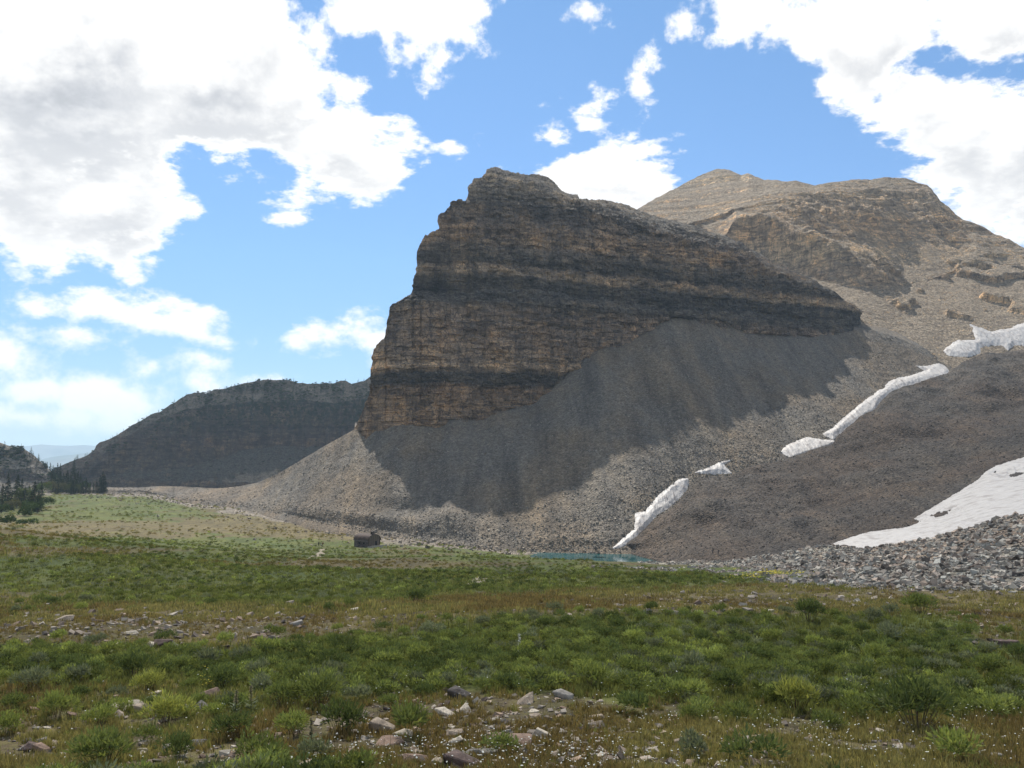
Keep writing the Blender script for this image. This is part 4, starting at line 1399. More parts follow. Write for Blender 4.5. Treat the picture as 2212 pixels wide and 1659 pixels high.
def tone_name(c):
    s = sum(c)
    if s > 1.1:
        return 'pale'
    if c[0] - c[2] > .1:
        return 'tan' if s > .75 else 'reddish'
    return 'grey' if s > .45 else 'dark'


def build_named_stones():
    m = mat_obj_stone()
    slabs = [stone_mesh('stone', 300 + i, .28 + .05 * (i % 3), m) for i in range(6)]
    blocks = [stone_mesh('stone', 320 + i, .62 + .06 * (i % 4), m) for i in range(6)]
    r = np.random.default_rng(31)

    def place(p, w, col, flat, rz, label, group=None, tilt=.12, cat='stone'):
        me = (slabs if flat < .5 else blocks)[r.integers(6)]
        o = obj('stone' if cat == 'stone' else 'boulder', me)
        o.scale = (w, w, w * (flat / .33 if flat < .5 else flat / .7))
        o.rotation_euler = (r.normal(0, tilt), r.normal(0, tilt), R(rz) + r.normal(0, .2) + (math.pi if r.uniform() < .5 else 0))
        o.location = (p[0], p[1], p[2] + w * flat * .1)
        v = r.uniform(.85, 1.15)
        o.color = (col[0] * v, col[1] * v, col[2] * v, 1)
        tag(o, label, cat, group)

    q = np.array([(h[0], h[1] + h[2] * .15) for h in HERO_STONES])
    H = meadow_hit(q[:, 0], q[:, 1])
    for h, p in zip(HERO_STONES, H):
        place(p, h[2] * p[1] / FL * 1.1, h[3], h[4], h[5], h[6], tilt=.18)
    # the rest of the larger meadow stones
    n = 0
    taken = [(h[0], h[1]) for h in HERO_STONES]
    tries = 0
    while n < 215 and tries < 9000:
        tries += 1
        x = r.uniform(0, 2212)
        y = 1285 + 372 * r.uniform() ** .9
        if r.uniform() > float(stone_zone(np.array([x]), np.array([y]))[0]):
            continue
        if min((abs(x - a) + 2.2 * abs(y - b)) for a, b in taken) < 16:
            continue
        p = meadow_hit(x, y)[0]
        if lush_at(p[None, 0], p[None, 1], p[None, 2])[0] > .72:
            continue
        wpx = float(power_sizes(r, 1, 9, 36, 2.4)[0]) * (0.55 + .9 * (y - 1285) / 372)
        wpx = max(wpx, 8)
        col = [PALE, PALE, TAN, TAN, GREY, GREY, RED, MAROON][r.integers(8)]
        flat = r.choice([.25, .35, .6, .7])
        zn, tn = zone_name(x, y), tone_name(col)
        fn = 'flat' if flat < .5 else 'blocky'
        place(p, wpx * p[1] / FL, col, flat, r.uniform(-40, 40), 'small %s %s stone %s %s' % (fn, tn, zn, column_name(x)), '%s %s stones %s %s' % (fn, tn, zn, column_name(x)))
        taken.append((x, y))
        n += 1
    # boulders standing out of the talus bank
    pos, qx, qy, f, rr = sample_sheet('talus', 2600, 33, lambda x, y, f: (f > .01) * (f < .55))
    px_w = power_sizes(rr, len(pos), 8, 17, 2.0) * (1 - .4 * f)
    c = 0
    used = []
    BH = [(2195, 1245, 24, 'largest dark boulder at the right end of the grey boulder bank'), (2075, 1252, 18, 'dark boulder in the lower middle of the grey boulder bank'), (1945, 1232, 15, 'dark block in the left part of the grey boulder bank'), (2150, 1225, 20, 'tilted grey block near the right end of the boulder bank'), (1760, 1235, 14, 'pale block at the left tip of the boulder bank by yellow flowers')]
    for bx, by, w, lab in BH:
        p = sheet_depth('talus', np.array([float(bx)]), np.array([float(by)]))[0]
        place(p, w * p[1] / FL, DARK if 'dark' in lab else (PALE if 'pale' in lab else GREY), .65, 0, lab, cat='boulder', tilt=.3)
        used.append((bx, by))
    for i in range(len(pos)):
        if c >= 115:
            break
        if not (1640 < qx[i] < 2215 and qy[i] > 1195):
            continue
        if min((abs(qx[i] - a) + 1.5 * abs(qy[i] - b)) for a, b in used) < 22:
            continue
        used.append((qx[i], qy[i]))
        col = [PALE, GREY, GREY, TAN, DARK, (.40, .39, .33)][rr.integers(6)]
        side = 'left' if qx[i] < 1850 else ('middle' if qx[i] < 2050 else 'right')
        tn = tone_name(col)
        fl = rr.choice([.4, .6, .7])
        fn = '%s %s' % ('flat' if fl < .5 else 'blocky', tn)
        wh = '%s on the %s part of the boulder bank' % ('low' if f[i] < .12 else 'halfway up' if f[i] < .3 else 'high', side)
        place(pos[i], px_w[i] * pos[i][1] / FL, col, fl, rr.uniform(-60, 60), '%s boulder lying %s' % (fn, wh), '%s boulders %s' % (fn, wh), tilt=.3, cat='boulder')
        c += 1


# ------------------------------------------------------------------ foliage
def mat_leaf(name, source='OBJECT', trans=.35):
    m = bpy.data.materials.new(name)
    m.use_nodes = True
    m.node_tree.nodes.clear()
    k = NT(m.node_tree)
    if source == 'OBJECT':
        col = k.node('ShaderNodeObjectInfo').outputs['Color']
    else:
        col = k.node('ShaderNodeAttribute', attribute_type='INSTANCER', attribute_name='tint').outputs['Color']
    a = k.node('ShaderNodeAttribute', attribute_name='leaf')
    c = k.mix(1.0, col, k.ramp(a.outputs['Fac'], [(0, (.55, .62, .6)), (.5, (1, 1, 1)), (1, (1.55, 1.42, 1.2))]), 'MULTIPLY')
    d = k.node('ShaderNodeBsdfDiffuse')
    t = k.node('ShaderNodeBsdfTranslucent')
    k.put(d.inputs[0], c)
    k.put(t.inputs[0], k.mix(1.0, c, (1.15, 1.2, .7), 'MULTIPLY'))
    mx = k.node('ShaderNodeMixShader')
    mx.inputs[0].default_value = trans
    k.l.new(d.outputs[0], mx.inputs[1])
    k.l.new(t.outputs[0], mx.inputs[2])
    o = k.node('ShaderNodeOutputMaterial')
    k.l.new(mx.outputs[0], o.inputs[0])
    return m


def leaf_tris(c, d, side, ln, wd):
    """one narrow leaf triangle pair per row: base c, direction d"""
    tip = c + d * ln[:, None]
    mid = c + d * (ln * .45)[:, None]
    a = mid + side * (wd * .5)[:, None]
    b = mid - side * (wd * .5)[:, None]
    V = np.stack([c, a, tip, b], 1).reshape(-1, 3)
    i = np.arange(len(c))[:, None] * 4
    F = np.concatenate([i + np.array([[0, 1, 2]]), i + np.array([[0, 2, 3]])])
    return V, F


def bush_mesh(name, seed, n, mat, ln=(.10, .17), wd=.035, hump=10, height=.62):
    """a mounded shrub one metre across: leafy shoots gathered in uneven tufts over a low dome"""
    r = np.random.default_rng(seed)
    ha = r.uniform(0, 2 * math.pi, hump)
    hr = np.sqrt(r.uniform(0, 1, hump)) * .34
    hc = np.stack([np.cos(ha) * hr, np.sin(ha) * hr, height * (.52 - .75 * hr ** 2) * r.uniform(.75, 1.15, hump)], 1)
    hs = r.uniform(.13, .22, hump)
    hi = r.integers(0, hump, n)
    v = r.normal(0, 1, (n, 3))
    v[:, 2] = np.abs(v[:, 2]) * .9 - .25
    v /= np.linalg.norm(v, axis=1, keepdims=True)
    c = hc[hi] + v * hs[hi][:, None] * r.uniform(.55, 1.05, n)[:, None]
    c[:, 2] = np.maximum(c[:, 2], r.uniform(0, .1, n))
    d = v + np.array([0, 0, .55]) + r.normal(0, .45, (n, 3))
    d /= np.linalg.norm(d, axis=1, keepdims=True)
    sd = np.cross(d, r.normal(0, 1, (n, 3)))
    sd /= np.maximum(np.linalg.norm(sd, axis=1, keepdims=True), 1e-6)
    L = r.uniform(ln[0], ln[1], n)
    V, F = leaf_tris(c, d, sd, L, np.full(n, wd) * r.uniform(.7, 1.3, n))
    lv = np.repeat(np.clip(r.normal(.5, .2, n) + .12 * (r.uniform(0, 1, hump)[hi] - .5), 0, 1), 4)
    return mesh_np(name, V, F, mat, False, {'leaf': ('POINT', 'FLOAT', lv)})


def stems_mesh(name, seed, mat, n=16):
    r = np.random.default_rng(seed)
    V, F = [], []
    for i in range(n):
        a, rr = r.uniform(0, 2 * math.pi), r.uniform(.1, .36)
        p0 = np.array([math.cos(a) * .06, math.sin(a) * .06, -.06])
        p1 = np.array([math.cos(a) * rr, math.sin(a) * rr, r.uniform(.18, .42)])
        s = np.array([-math.sin(a), math.cos(a), 0]) * .009
        u = np.array([0, 0, .012])
        b = len(V)
        V += [p0 + s, p0 - s, p0 + u, p1 + s * .5, p1 - s * .5, p1 + u * .5]
        F += [(b, b + 1, b + 4, b + 3), (b + 1, b + 2, b + 5, b + 4), (b + 2, b, b + 3, b + 5)]
    return mesh_np(name, np.array(V), np.array(F), mat, False)


def simple_mat(name, col, rough=.9, var=.3, scale=2.0):
    m, k, b, P, o = new_mat(name, rough)
    n = k.noise(P, scale, 4, .6)
    k.put(b.inputs['Base Color'], k.mix(n, tuple(c * (1 - var) for c in col), tuple(c * (1 + var) for c in col)))
    return m


DG, MG, LG, YG, GG = (.112, .138, .056), (.175, .202, .074), (.25, .28, .095), (.31, .315, .10), (.178, .192, .13)
HERO_BUSHES = [  # x, y of the foot, width px, colour, label
    (290, 1465, 84, DG, 'dark green bush standing alone behind the stone group on the left'),
    (66, 1492, 76, GG, 'greyish bush with bare twigs near the left edge'),
    (24, 1542, 74, MG, 'mid green bush cut by the left edge, upper one of two'),
    (18, 1590, 70, LG, 'light green bush cut by the left edge, lower one of two'),
    (124, 1556, 86, LG, 'light green loose bush between the left edge and the stone group'),
    (216, 1572, 66, LG, 'small bright bush in front of the long pale slab'),
    (362, 1570, 104, YG, 'yellow green spreading bush right below the stone group'),
    (502, 1598, 84, DG, 'round dark green bush in the lower left beside pale seed stalks'),
    (638, 1594, 92, LG, 'round bright green bush left of the biggest dark bush'),
    (738, 1590, 112, DG, 'biggest dark green bush left of the pinkish broken rocks'),
    (378, 1648, 92, DG, 'dark green bush at the bottom edge in the lower left'),
    (222, 1662, 150, MG, 'wide mid green bush at the bottom edge on the far left'),
    (478, 1490, 92, DG, 'dark green bush behind the square brown rock'),
    (690, 1530, 110, MG, 'wide mid green bush above the biggest dark bush'),
    (610, 1530, 90, MG, 'mid green bush above the round bright green bush'),
    (320, 1497, 70, YG, 'yellow green bush just behind the stone group'),
    (1575, 1502, 82, DG, 'round dark green bush on the lower rim of the leafy belt at right'),
    (1980, 1578, 170, DG, 'very wide dark green bush in the lower right turf'),
    (1790, 1584, 78, MG, 'mid green bush left of the very wide dark bush'),
    (1278, 1490, 90, LG, 'light green bush on the lower rim of the leafy belt near the middle'),
    (1720, 1540, 110, YG, 'yellow green bush above the mid green bush on the right'),
    (900, 1306, 56, DG, 'dark bush alone on the green flat left of the middle'),
    (1748, 1347, 74, DG, 'dark bush at the left end of the upper right bush row'),
    (1990, 1332, 84, MG, 'mid green bush at the right end of the upper right bush row'),
    (2200, 1430, 60, DG, 'dark green bush cut by the right edge'),
    (640, 1515, 60, LG, 'small light green bush between two dark ones left of the middle'),
]


def scatter_gn(name, protos, pos, scl, rot, tint, idx, label):
    """one stuff object: a cloud of points carrying copies of a few clumps"""
    me = bpy.data.meshes.new(name)
    me.vertices.add(len(pos))
    me.vertices.foreach_set('co', np.ascontiguousarray(pos, np.float32).ravel())
    for an, typ, val in (('scl', 'FLOAT', scl), ('idx', 'INT', idx), ('rot', 'FLOAT_VECTOR', rot), ('tint', 'FLOAT_COLOR', np.concatenate([tint, np.ones((len(tint), 1))], 1))):
        at = me.attributes.new(an, typ, 'POINT')
        at.data.foreach_set({'FLOAT': 'value', 'INT': 'value', 'FLOAT_VECTOR': 'vector', 'FLOAT_COLOR': 'color'}[typ], np.ascontiguousarray(val, np.int32 if typ == 'INT' else np.float32).ravel())
    me.update()
    pc = bpy.data.collections.new(name + '_clumps')
    for i, p in enumerate(protos):
        pc.objects.link(bpy.data.objects.new('%s_clump_%02d' % (name, i), p))
    o = obj(name, me)
    g = bpy.data.node_groups.new(name + '_spread', 'GeometryNodeTree')
    g.interface.new_socket('Geometry', in_out='INPUT', socket_type='NodeSocketGeometry')
    g.interface.new_socket('Geometry', in_out='OUTPUT', socket_type='NodeSocketGeometry')
    n = g.nodes
    gi, go = n.new('NodeGroupInput'), n.new('NodeGroupOutput')
    ci = n.new('GeometryNodeCollectionInfo')
    ci.inputs['Collection'].default_value = pc
    ci.inputs['Separate Children'].default_value = True
    ci.inputs['Reset Children'].default_value = True
    ip = n.new('GeometryNodeInstanceOnPoints')
    ip.inputs['Pick Instance'].default_value = True

    def att(a, t):
        q = n.new('GeometryNodeInputNamedAttribute')
        q.data_type = t
        q.inputs['Name'].default_value = a
        return q.outputs['Attribute']
    e2r = n.new('FunctionNodeEulerToRotation')
    L = g.links.new
    L(gi.outputs[0], ip.inputs['Points'])
    L(ci.outputs[0], ip.inputs['Instance'])
    L(att('idx', 'INT'), ip.inputs['Instance Index'])
    L(att('rot', 'FLOAT_VECTOR'), e2r.inputs[0])
    L(e2r.outputs[0], ip.inputs['Rotation'])
    L(att('scl', 'FLOAT'), ip.inputs['Scale'])
    L(ip.outputs[0], go.inputs[0])
    o.modifiers.new('spread', 'NODES').node_group = g
    return tag(o, label, kind='stuff')


def grass_mesh(name, seed, mat, blades, h=(.10, .26), spread=.10, wd=.010, lean=.35):
    r = np.random.default_rng(seed)
    V, F, A = [], [], []
    for i in range(blades):
        a, rr = r.uniform(0, 2 * math.pi), spread * math.sqrt(r.uniform())
        p = np.array([math.cos(a) * rr, math.sin(a) * rr, -.01])
        hh = r.uniform(*h)
        b = r.uniform(0, 2 * math.pi)
        d = np.array([math.cos(b), math.sin(b), 0])
        le = hh * r.uniform(.1, lean)
        s = np.array([-math.sin(b + 1), math.cos(b + 1), 0]) * wd * r.uniform(.7, 1.4)
        k = len(V)
        V += [p - s, p + s, p + d * le * .35 + np.array([0, 0, hh * .6]) - s * .8, p + d * le * .35 + np.array([0, 0, hh * .6]) + s * .8, p + d * le + np.array([0, 0, hh])]
        F += [(k, k + 1, k + 3), (k, k + 3, k + 2), (k + 2, k + 3, k + 4)]
        A += [r.uniform(.1, .9)] * 5
    return mesh_np(name, np.array(V), np.array(F), mat, False, {'leaf': ('POINT', 'FLOAT', np.array(A))})


def field_points(r, n, dmin, dmax):
    n = int(n * 1.8)
    d = 1 / r.uniform(1 / dmax, 1 / dmin, n)
    X, Y = r.uniform(-1, 1, n) * (d * .64 + 10), d
    Z = mz(X, Y)
    qx, qy = to_px(X, Y, Z)
    return X, Y, Z, qx, qy


def off_stone(qx, qy, X, Y):
    """keep plants out of the talus, the lake and the hut"""
    ok = qy > pl(qx, [(1275, 1150), (1280, 1218), (1350, 1222), (1450, 1231), (1600, 1247), (1650, 1252), (1750, 1262), (1900, 1271), (2050, 1273), (2420, 1280)])
    ok |= qx < 1275
    ok &= np.hypot((X - 38) / 34, (Y - 323) / 21) > 1.0
    ok &= np.hypot(X + 52, Y - 310) > 7
    ok &= qy > np.interp(qx, TOE_X, TOE_Y) - 2
    return ok


def build_plants():
    r = np.random.default_rng(400)
    lo = mat_leaf('bush_leaf', 'OBJECT')
    li = mat_leaf('clump_leaf', 'INSTANCER')
    gl = mat_leaf('grass_blade', 'INSTANCER', .4)
    wood = simple_mat('bush_stem', (.10, .07, .045))
    big = [bush_mesh('bush', 410 + i, 950, lo, ln=(.07, .14), wd=.024, hump=14 + 2 * (i % 3)) for i in range(4)]
    mid = [bush_mesh('bush', 420 + i, 480, lo, ln=(.09, .17), wd=.036, hump=9) for i in range(5)]
    stm = stems_mesh('stems', 430, wood)

    def place(p, w, col, label, group=None, hero=False):
        o = obj('bush', (big if hero else mid)[r.integers(4)])
        o.location = (p[0], p[1], p[2] - .02 * w)
        o.rotation_euler = (0, 0, r.uniform(0, 6.28))
        o.scale = (w, w * r.uniform(.85, 1.1), w * r.uniform(.95, 1.25))
        v = r.uniform(.88, 1.12)
        o.color = (col[0] * v, col[1] * v, col[2] * v, 1)
        tag(o, label, 'bush', group)
        if hero:
            s = obj('stems', stm, parent=o)
        return o

    H = meadow_hit(np.array([h[0] for h in HERO_BUSHES]), np.array([h[1] - 4.0 for h in HERO_BUSHES]))
    for h, p in zip(HERO_BUSHES, H):
        place(p, h[2] * p[1] / FL * 1.05, h[3], h[4], hero=True)
    taken = [(h[0], h[1], h[2]) for h in HERO_BUSHES]
    n = tries = 0
    cands = []
    while n < 210 and tries < 20000:
        tries += 1
        x = r.uniform(0, 2212)
        y = 1300 + 355 * r.uniform()
        p = meadow_hit(x, y)[0]
        l = float(lush_at(p[None, 0], p[None, 1], p[None, 2])[0])
        if r.uniform() > l ** 1.5:
            continue
        w = r.uniform(.55, 1.1) * FL / p[1]
        if min(((x - a) / (c + w) * 2) ** 2 + ((y - b) / (c + w) * 3.6) ** 2 for a, b, c in taken) < 1:
            continue
        taken.append((x, y, w))
        col, cn = [(DG, 'dark green'), (MG, 'mid green'), (MG, 'mid green'), (LG, 'light green'), (GG, 'grey green')][r.integers(5)]
        zn = 'of the far meadow edge' if y < 1340 else ('in the left part of the leafy belt' if x < 850 else ('in the middle of the leafy belt' if x < 1450 else 'in the right part of the leafy belt'))
        if y > 1500:
            zn = 'in the flowering turf at the lower left' if x < 800 else ('in the flowering turf at the lower middle' if x < 1500 else 'in the flowering turf at the lower right')
        wn = 'small' if w < 62 else ('wide' if w > 92 else 'mounded')
        place(p, w * p[1] / FL, col, '%s %s bush in the %s bush row, %s' % (wn, cn, row_name(y), column_name(x)), '%s %s bushes in the %s row %s' % (wn, cn, row_name(y), column_name(x)))
        n += 1
    # leafy undergrowth joining them, and all the shrubs farther off
    protos = [bush_mesh('undergrowth', 440 + i, 150, li, ln=(.12, .22), wd=.05, hump=6, height=.6) for i in range(4)] + [bush_mesh('undergrowth', 446 + i, 60, li, ln=(.2, .34), wd=.12, hump=5, height=.55) for i in range(3)]
    X, Y, Z, qx, qy = field_points(r, 26000, 13.5, 120)
    l = lush_at(X, Y, Z)
    ok = (r.uniform(0, 1, len(X)) < smooth(.45, .95, l) * np.clip(.10 + Y / 125, 0, 1)) & off_stone(qx, qy, X, Y)
    for hx, hy, hw in [(h[0], h[1], h[2]) for h in HERO_STONES]:
        ok &= (((qx - hx) / (hw * .9)) ** 2 + ((qy - hy - 12) / 22) ** 2) > 1
    for hx, hy, hw in [(h[0], h[1], h[2]) for h in HERO_BUSHES]:
        ok &= (((qx - hx) / (hw * .85)) ** 2 + ((qy - hy - 6) / 24) ** 2) > 1
    a = np.stack([X, Y, Z], 1)[ok]
    near_n = len(a)
    # spread evenly over the picture's own rows far away
    d2 = np.exp(r.uniform(math.log(95), math.log(620), 26000))
    ux = ray(r.uniform(-440, 2660, 26000), 1200)[0]
    X2, Y2 = ux * d2, d2
    Z2 = mz(X2, Y2)
    qx2, qy2 = to_px(X2, Y2, Z2)
    l2 = lush_at(X2, Y2, Z2)
    ok2 = (r.uniform(0, 1, len(X2)) < l2 ** 2 * .55 * np.where(d2 > 300, .45, 1)) & off_stone(qx2, qy2, X2, Y2)
    b = np.stack([X2, Y2, Z2], 1)[ok2]
    pos = np.concatenate([a, b])
    ln = np.concatenate([l[ok], l2[ok2]])
    N = len(pos)
    far = np.arange(N) >= near_n
    scl = np.where(far, r.uniform(.45, 1.1, N) * np.clip(pos[:, 1] / 220, .8, 1.5), r.uniform(.28, .75, N))
    rot = np.stack([r.normal(0, .08, N), r.normal(0, .08, N), r.uniform(0, 6.28, N)], 1)
    pal = np.array([DG, MG, MG, LG, GG, (.13, .15, .05)])
    low = fbm(pos[:, 0] / (.06 * pos[:, 1] + 2), np.log(pos[:, 1]) * 8, 0, 2, seed=451)
    ti = np.clip(((low + .5) * 6 + r.normal(0, 1.1, N)).astype(int), 0, 5)
    tint = pal[ti] * r.uniform(.62, 1.35, (N, 1))
    idx = np.where(pos[:, 1] < 70, r.integers(0, 4, N), 4 + r.integers(0, 3, N))
    scatter_gn('undergrowth', protos, pos, scl, rot, tint, idx, 'leafy green undergrowth over the whole meadow')
    # paler tussocks and dry tufts on the far meadow
    n = 33000
    d3 = np.exp(r.uniform(math.log(90), math.log(620), n))
    ux = ray(r.uniform(-440, 2660, n), 1200)[0]
    X3, Y3 = ux * d3, d3
    Z3 = mz(X3, Y3)
    qx3, qy3 = to_px(X3, Y3, Z3)
    ok3 = off_stone(qx3, qy3, X3, Y3) & (r.uniform(0, 1, n) < .12 + .85 * smooth(-.25, .35, fbm(X3 / 16, Y3 / 30, 0, 4, .6, seed=458)))
    pos = np.stack([X3, Y3, Z3], 1)[ok3]
    l3 = np.clip(lush_at(pos[:, 0], pos[:, 1], pos[:, 2]) + r.normal(0, .25, len(pos)), 0, 1)
    N = len(pos)
    tint = (np.array([.20, .155, .075]) * (1 - l3[:, None]) + np.array([.145, .16, .055]) * l3[:, None]) * r.uniform(.6, 1.4, (N, 1))
    rot = np.stack([np.zeros(N), np.zeros(N), r.uniform(0, 6.28, N)], 1)
    tp = [bush_mesh('tussock', 455 + i, 46, li, ln=(.2, .36), wd=.10, hump=5, height=.34) for i in range(3)]
    scatter_gn('tussocks', tp, pos, r.uniform(.5, 1.3, N) * np.clip(pos[:, 1] / 260, .6, 1.5), rot, tint, r.integers(0, 3, N), 'low tussocks of grass over the far meadow')
    # grass
    gp = [grass_mesh('grass', 460 + i, gl, 16, h=(.07, .20)) for i in range(3)] + [grass_mesh('grass', 465 + i, gl, 12, h=(.14, .34), lean=.3) for i in range(2)] + [grass_mesh('grass', 468 + i, gl, 14, h=(.12, .30), spread=.28, wd=.03) for i in range(2)]
    X, Y, Z, qx, qy = field_points(r, 62000, 12.5, 110)
    ok = off_stone(qx, qy, X, Y)
    bare = fbm(X / 1.1, Y / 1.1, 0, 3, seed=470)
    ok &= ~((bare > .22) & (stone_zone(qx, qy) > .3))
    pos = np.stack([X, Y, Z], 1)[ok]
    l = lush_at(pos[:, 0], pos[:, 1], pos[:, 2])
    N = len(pos)
    l = np.clip(l + r.normal(0, .22, N), 0, 1)
    rust = smooth(-.1, .3, fbm(pos[:, 0] / 5, pos[:, 1] / 8, 0, 3, seed=471))[:, None]
    dry = np.array([.26, .22, .105]) * (1 - rust) + np.array([.20, .145, .075]) * rust
    grn = np.array([.175, .185, .072])
    tint = np.where(l[:, None] > .40, grn, dry) * .72 + .28 * (grn * l[:, None] + dry * (1 - l[:, None]))
    tint = tint * r.uniform(.7, 1.3, (N, 1))
    fr = pos[:, 1] > 45
    idx = np.where(fr, 5 + r.integers(0, 2, N), np.where(r.uniform(0, 1, N) < .75, r.integers(0, 3, N), 3 + r.integers(0, 2, N)))
    qx, qy = to_px(pos[:, 0], pos[:, 1], pos[:, 2])
    scl = r.uniform(.5, 1.1, N) * np.where(fr, .85 + pos[:, 1] / 190, .7 + pos[:, 1] / 70) * (1 - .35 * np.clip(stone_zone(qx, qy), 0, 1))
    rot = np.stack([r.normal(0, .12, N), r.normal(0, .12, N), r.uniform(0, 6.28, N)], 1)
    scatter_gn('grass', gp, pos, scl, rot, tint, idx, 'dry and green grass between the bushes and stones')
    # small white flower heads on thin stalks, and a few yellow ones
    build_flowers(r)


def build_flowers(r):
    def heads(name, pos, hh, rad, col, label, flat):
        n = len(pos)
        k = 6
        an = np.linspace(0, 2 * math.pi, k, endpoint=False)
        ring = np.stack([np.cos(an), np.sin(an), np.zeros(k)], 1)
        top = np.concatenate([ring, [[0, 0, .35]]])
        V = top[None] * rad[:, None, None] * (1 + r.uniform(-.25, .25, (n, k + 1, 1)))
        tl = r.normal(0, .25, (n, 2))
        V[:, :, 2] += V[:, :, 0] * tl[:, :1] + V[:, :, 1] * tl[:, 1:]
        V += (pos + np.stack([np.zeros(n), np.zeros(n), hh], 1))[:, None]
        F = np.array([[i, (i + 1) % k, k] for i in range(k)])[None] + (np.arange(n) * (k + 1))[:, None, None]
        st = np.stack([pos + [-.004, 0, 0], pos + [.004, 0, 0], pos + np.stack([np.zeros(n), np.zeros(n), hh], 1)], 1)
        o = n * (k + 1)
        Fs = (np.arange(n) * 3)[:, None] + np.array([[0, 1, 2]]) + o
        VV = np.concatenate([V.reshape(-1, 3), st.reshape(-1, 3)])
        FF = np.concatenate([F.reshape(-1, 3), Fs])
        me = mesh_np(name, VV, FF, simple_mat(name, col, .8, .12, 9.0), False)
        me.materials.append(simple_mat(name + '_stalk', (.07, .085, .03)))
        mi = np.zeros(len(FF), np.int32)
        mi[n * k:] = 1
        me.polygons.foreach_set('material_index', mi)
        tag(obj(name, me), label, kind='stuff')

    Z = [(1300, 1580, 520, 70, 1.0), (2050, 1600, 420, 60, .9), (880, 1500, 200, 25, .9), (1400, 1640, 700, 40, 1), (560, 1480, 160, 25, .25), (900, 1350, 300, 18, .25), (600, 1560, 120, 60, .4), (1000, 1640, 200, 40, .7), (2000, 1500, 300, 20, .4), (1800, 1545, 400, 25, .6)]
    X, Y, Zz, qx, qy = field_points(r, 30000, 13, 60)
    w = np.zeros(len(X))
    for cx, cy, rx, ry, a in Z:
        w += a * np.exp(-(((qx - cx) / rx) ** 2 + ((qy - cy) / ry) ** 2))
    w *= smooth(-.25, .35, fbm(X / 1.4, Y / 1.4, 0, 3, seed=481))
    ok = r.uniform(0, 1, len(X)) < np.clip(w + .10 * smooth(1450, 1520, qy), 0, 1) * .27
    pos = np.stack([X, Y, Zz], 1)[ok]
    heads('white_flowers', pos, r.uniform(.14, .34, len(pos)), r.uniform(.010, .022, len(pos)) * np.clip(pos[:, 1] / 24, .85, 1.5), (.62, .62, .55), 'small white flower heads scattered over the turf', True)
    # yellow patch by the talus tip, and a few near the brown rock
    n = 800
    px, py = r.normal(1655, 36, n), r.normal(1246, 4.5, n)
    H = meadow_hit(px, py)
    m = fbm(H[:, 0] / 4, H[:, 1] / 4, 0, 2, seed=483) > .0
    H = H[m]
    q = meadow_hit(r.normal(447, 9, 26), r.normal(1488, 7, 26))
    pos = np.concatenate([H, q])
    heads('yellow_flowers', pos, r.uniform(.15, .45, len(pos)), np.clip(r.uniform(.04, .075, len(pos)) * pos[:, 1] / 70, .02, .14), (.50, .40, .03), 'yellow flowers at the tip of the boulder bank', True)


def build_stalks():
    gm = simple_mat('stalk_green', (.10, .12, .05))
    sm_ = simple_mat('stalk_seed', (.22, .19, .10))
    wm = simple_mat('stalk_flower', (.60, .60, .52))
    r = np.random.default_rng(490)
    for x, y, hpx, m, lab in ((1122, 1412, 40, wm, 'tall stalk of white flowers rising from the leafy belt'), (508, 1545, 52, sm_, 'left pale seed stalk behind the round dark green bush'), (542, 1540, 56, sm_, 'right pale seed stalk behind the round dark green bush'), (672, 1618, 62, sm_, 'pale seed stalk between the bright green and biggest dark bush')):
        p = meadow_hit(x, y)[0]
        h = hpx * p[1] / FL
        t = empty('flower_stalk', p, r.uniform(0, 6))
        tag(t, lab, 'flower stalk')
        V, F = [], []
        for i in range(9):
            f = i / 8
            for a in range(5):
                an = a * 2 * math.pi / 5
                V.append((math.cos(an) * .012 * (1 - .6 * f) + .04 * h * f * f, math.sin(an) * .012 * (1 - .6 * f), f * h))
        for i in range(8):
            for a in range(5):
                F.append((i * 5 + a, i * 5 + (a + 1) % 5, (i + 1) * 5 + (a + 1) % 5, (i + 1) * 5 + a))
        obj('stem', mesh_np('stem', np.array(V), np.array(F), gm), parent=t)
        n = 150
        f = r.uniform(.42, 1, n)
        c = np.stack([.04 * h * f * f + r.normal(0, .012, n), r.normal(0, .012, n), f * h], 1)
        an = r.uniform(0, 6.28, n)
        d = np.stack([np.cos(an), np.sin(an), r.uniform(.1, .8, n)], 1)
        V, F = leaf_tris(c, d / np.linalg.norm(d, axis=1, keepdims=True), np.cross(d, [0, 0, 1.0]), np.full(n, .07) * (1.25 - f * .7), np.full(n, .03))
        obj('flower_spike', mesh_np('flower_spike', V, F, m, False), parent=t)
        n = 26
        f = r.uniform(0, .42, n)
        c = np.stack([np.zeros(n), np.zeros(n), f * h], 1)
        an = r.uniform(0, 6.28, n)
        d = np.stack([np.cos(an), np.sin(an), r.uniform(.1, .6, n)], 1)
        V, F = leaf_tris(c, d / np.linalg.norm(d, axis=1, keepdims=True), np.cross(d, [0, 0, 1.0]), np.full(n, .2), np.full(n, .06))
        obj('leaves', mesh_np('leaves', V, F, gm, False), parent=t)


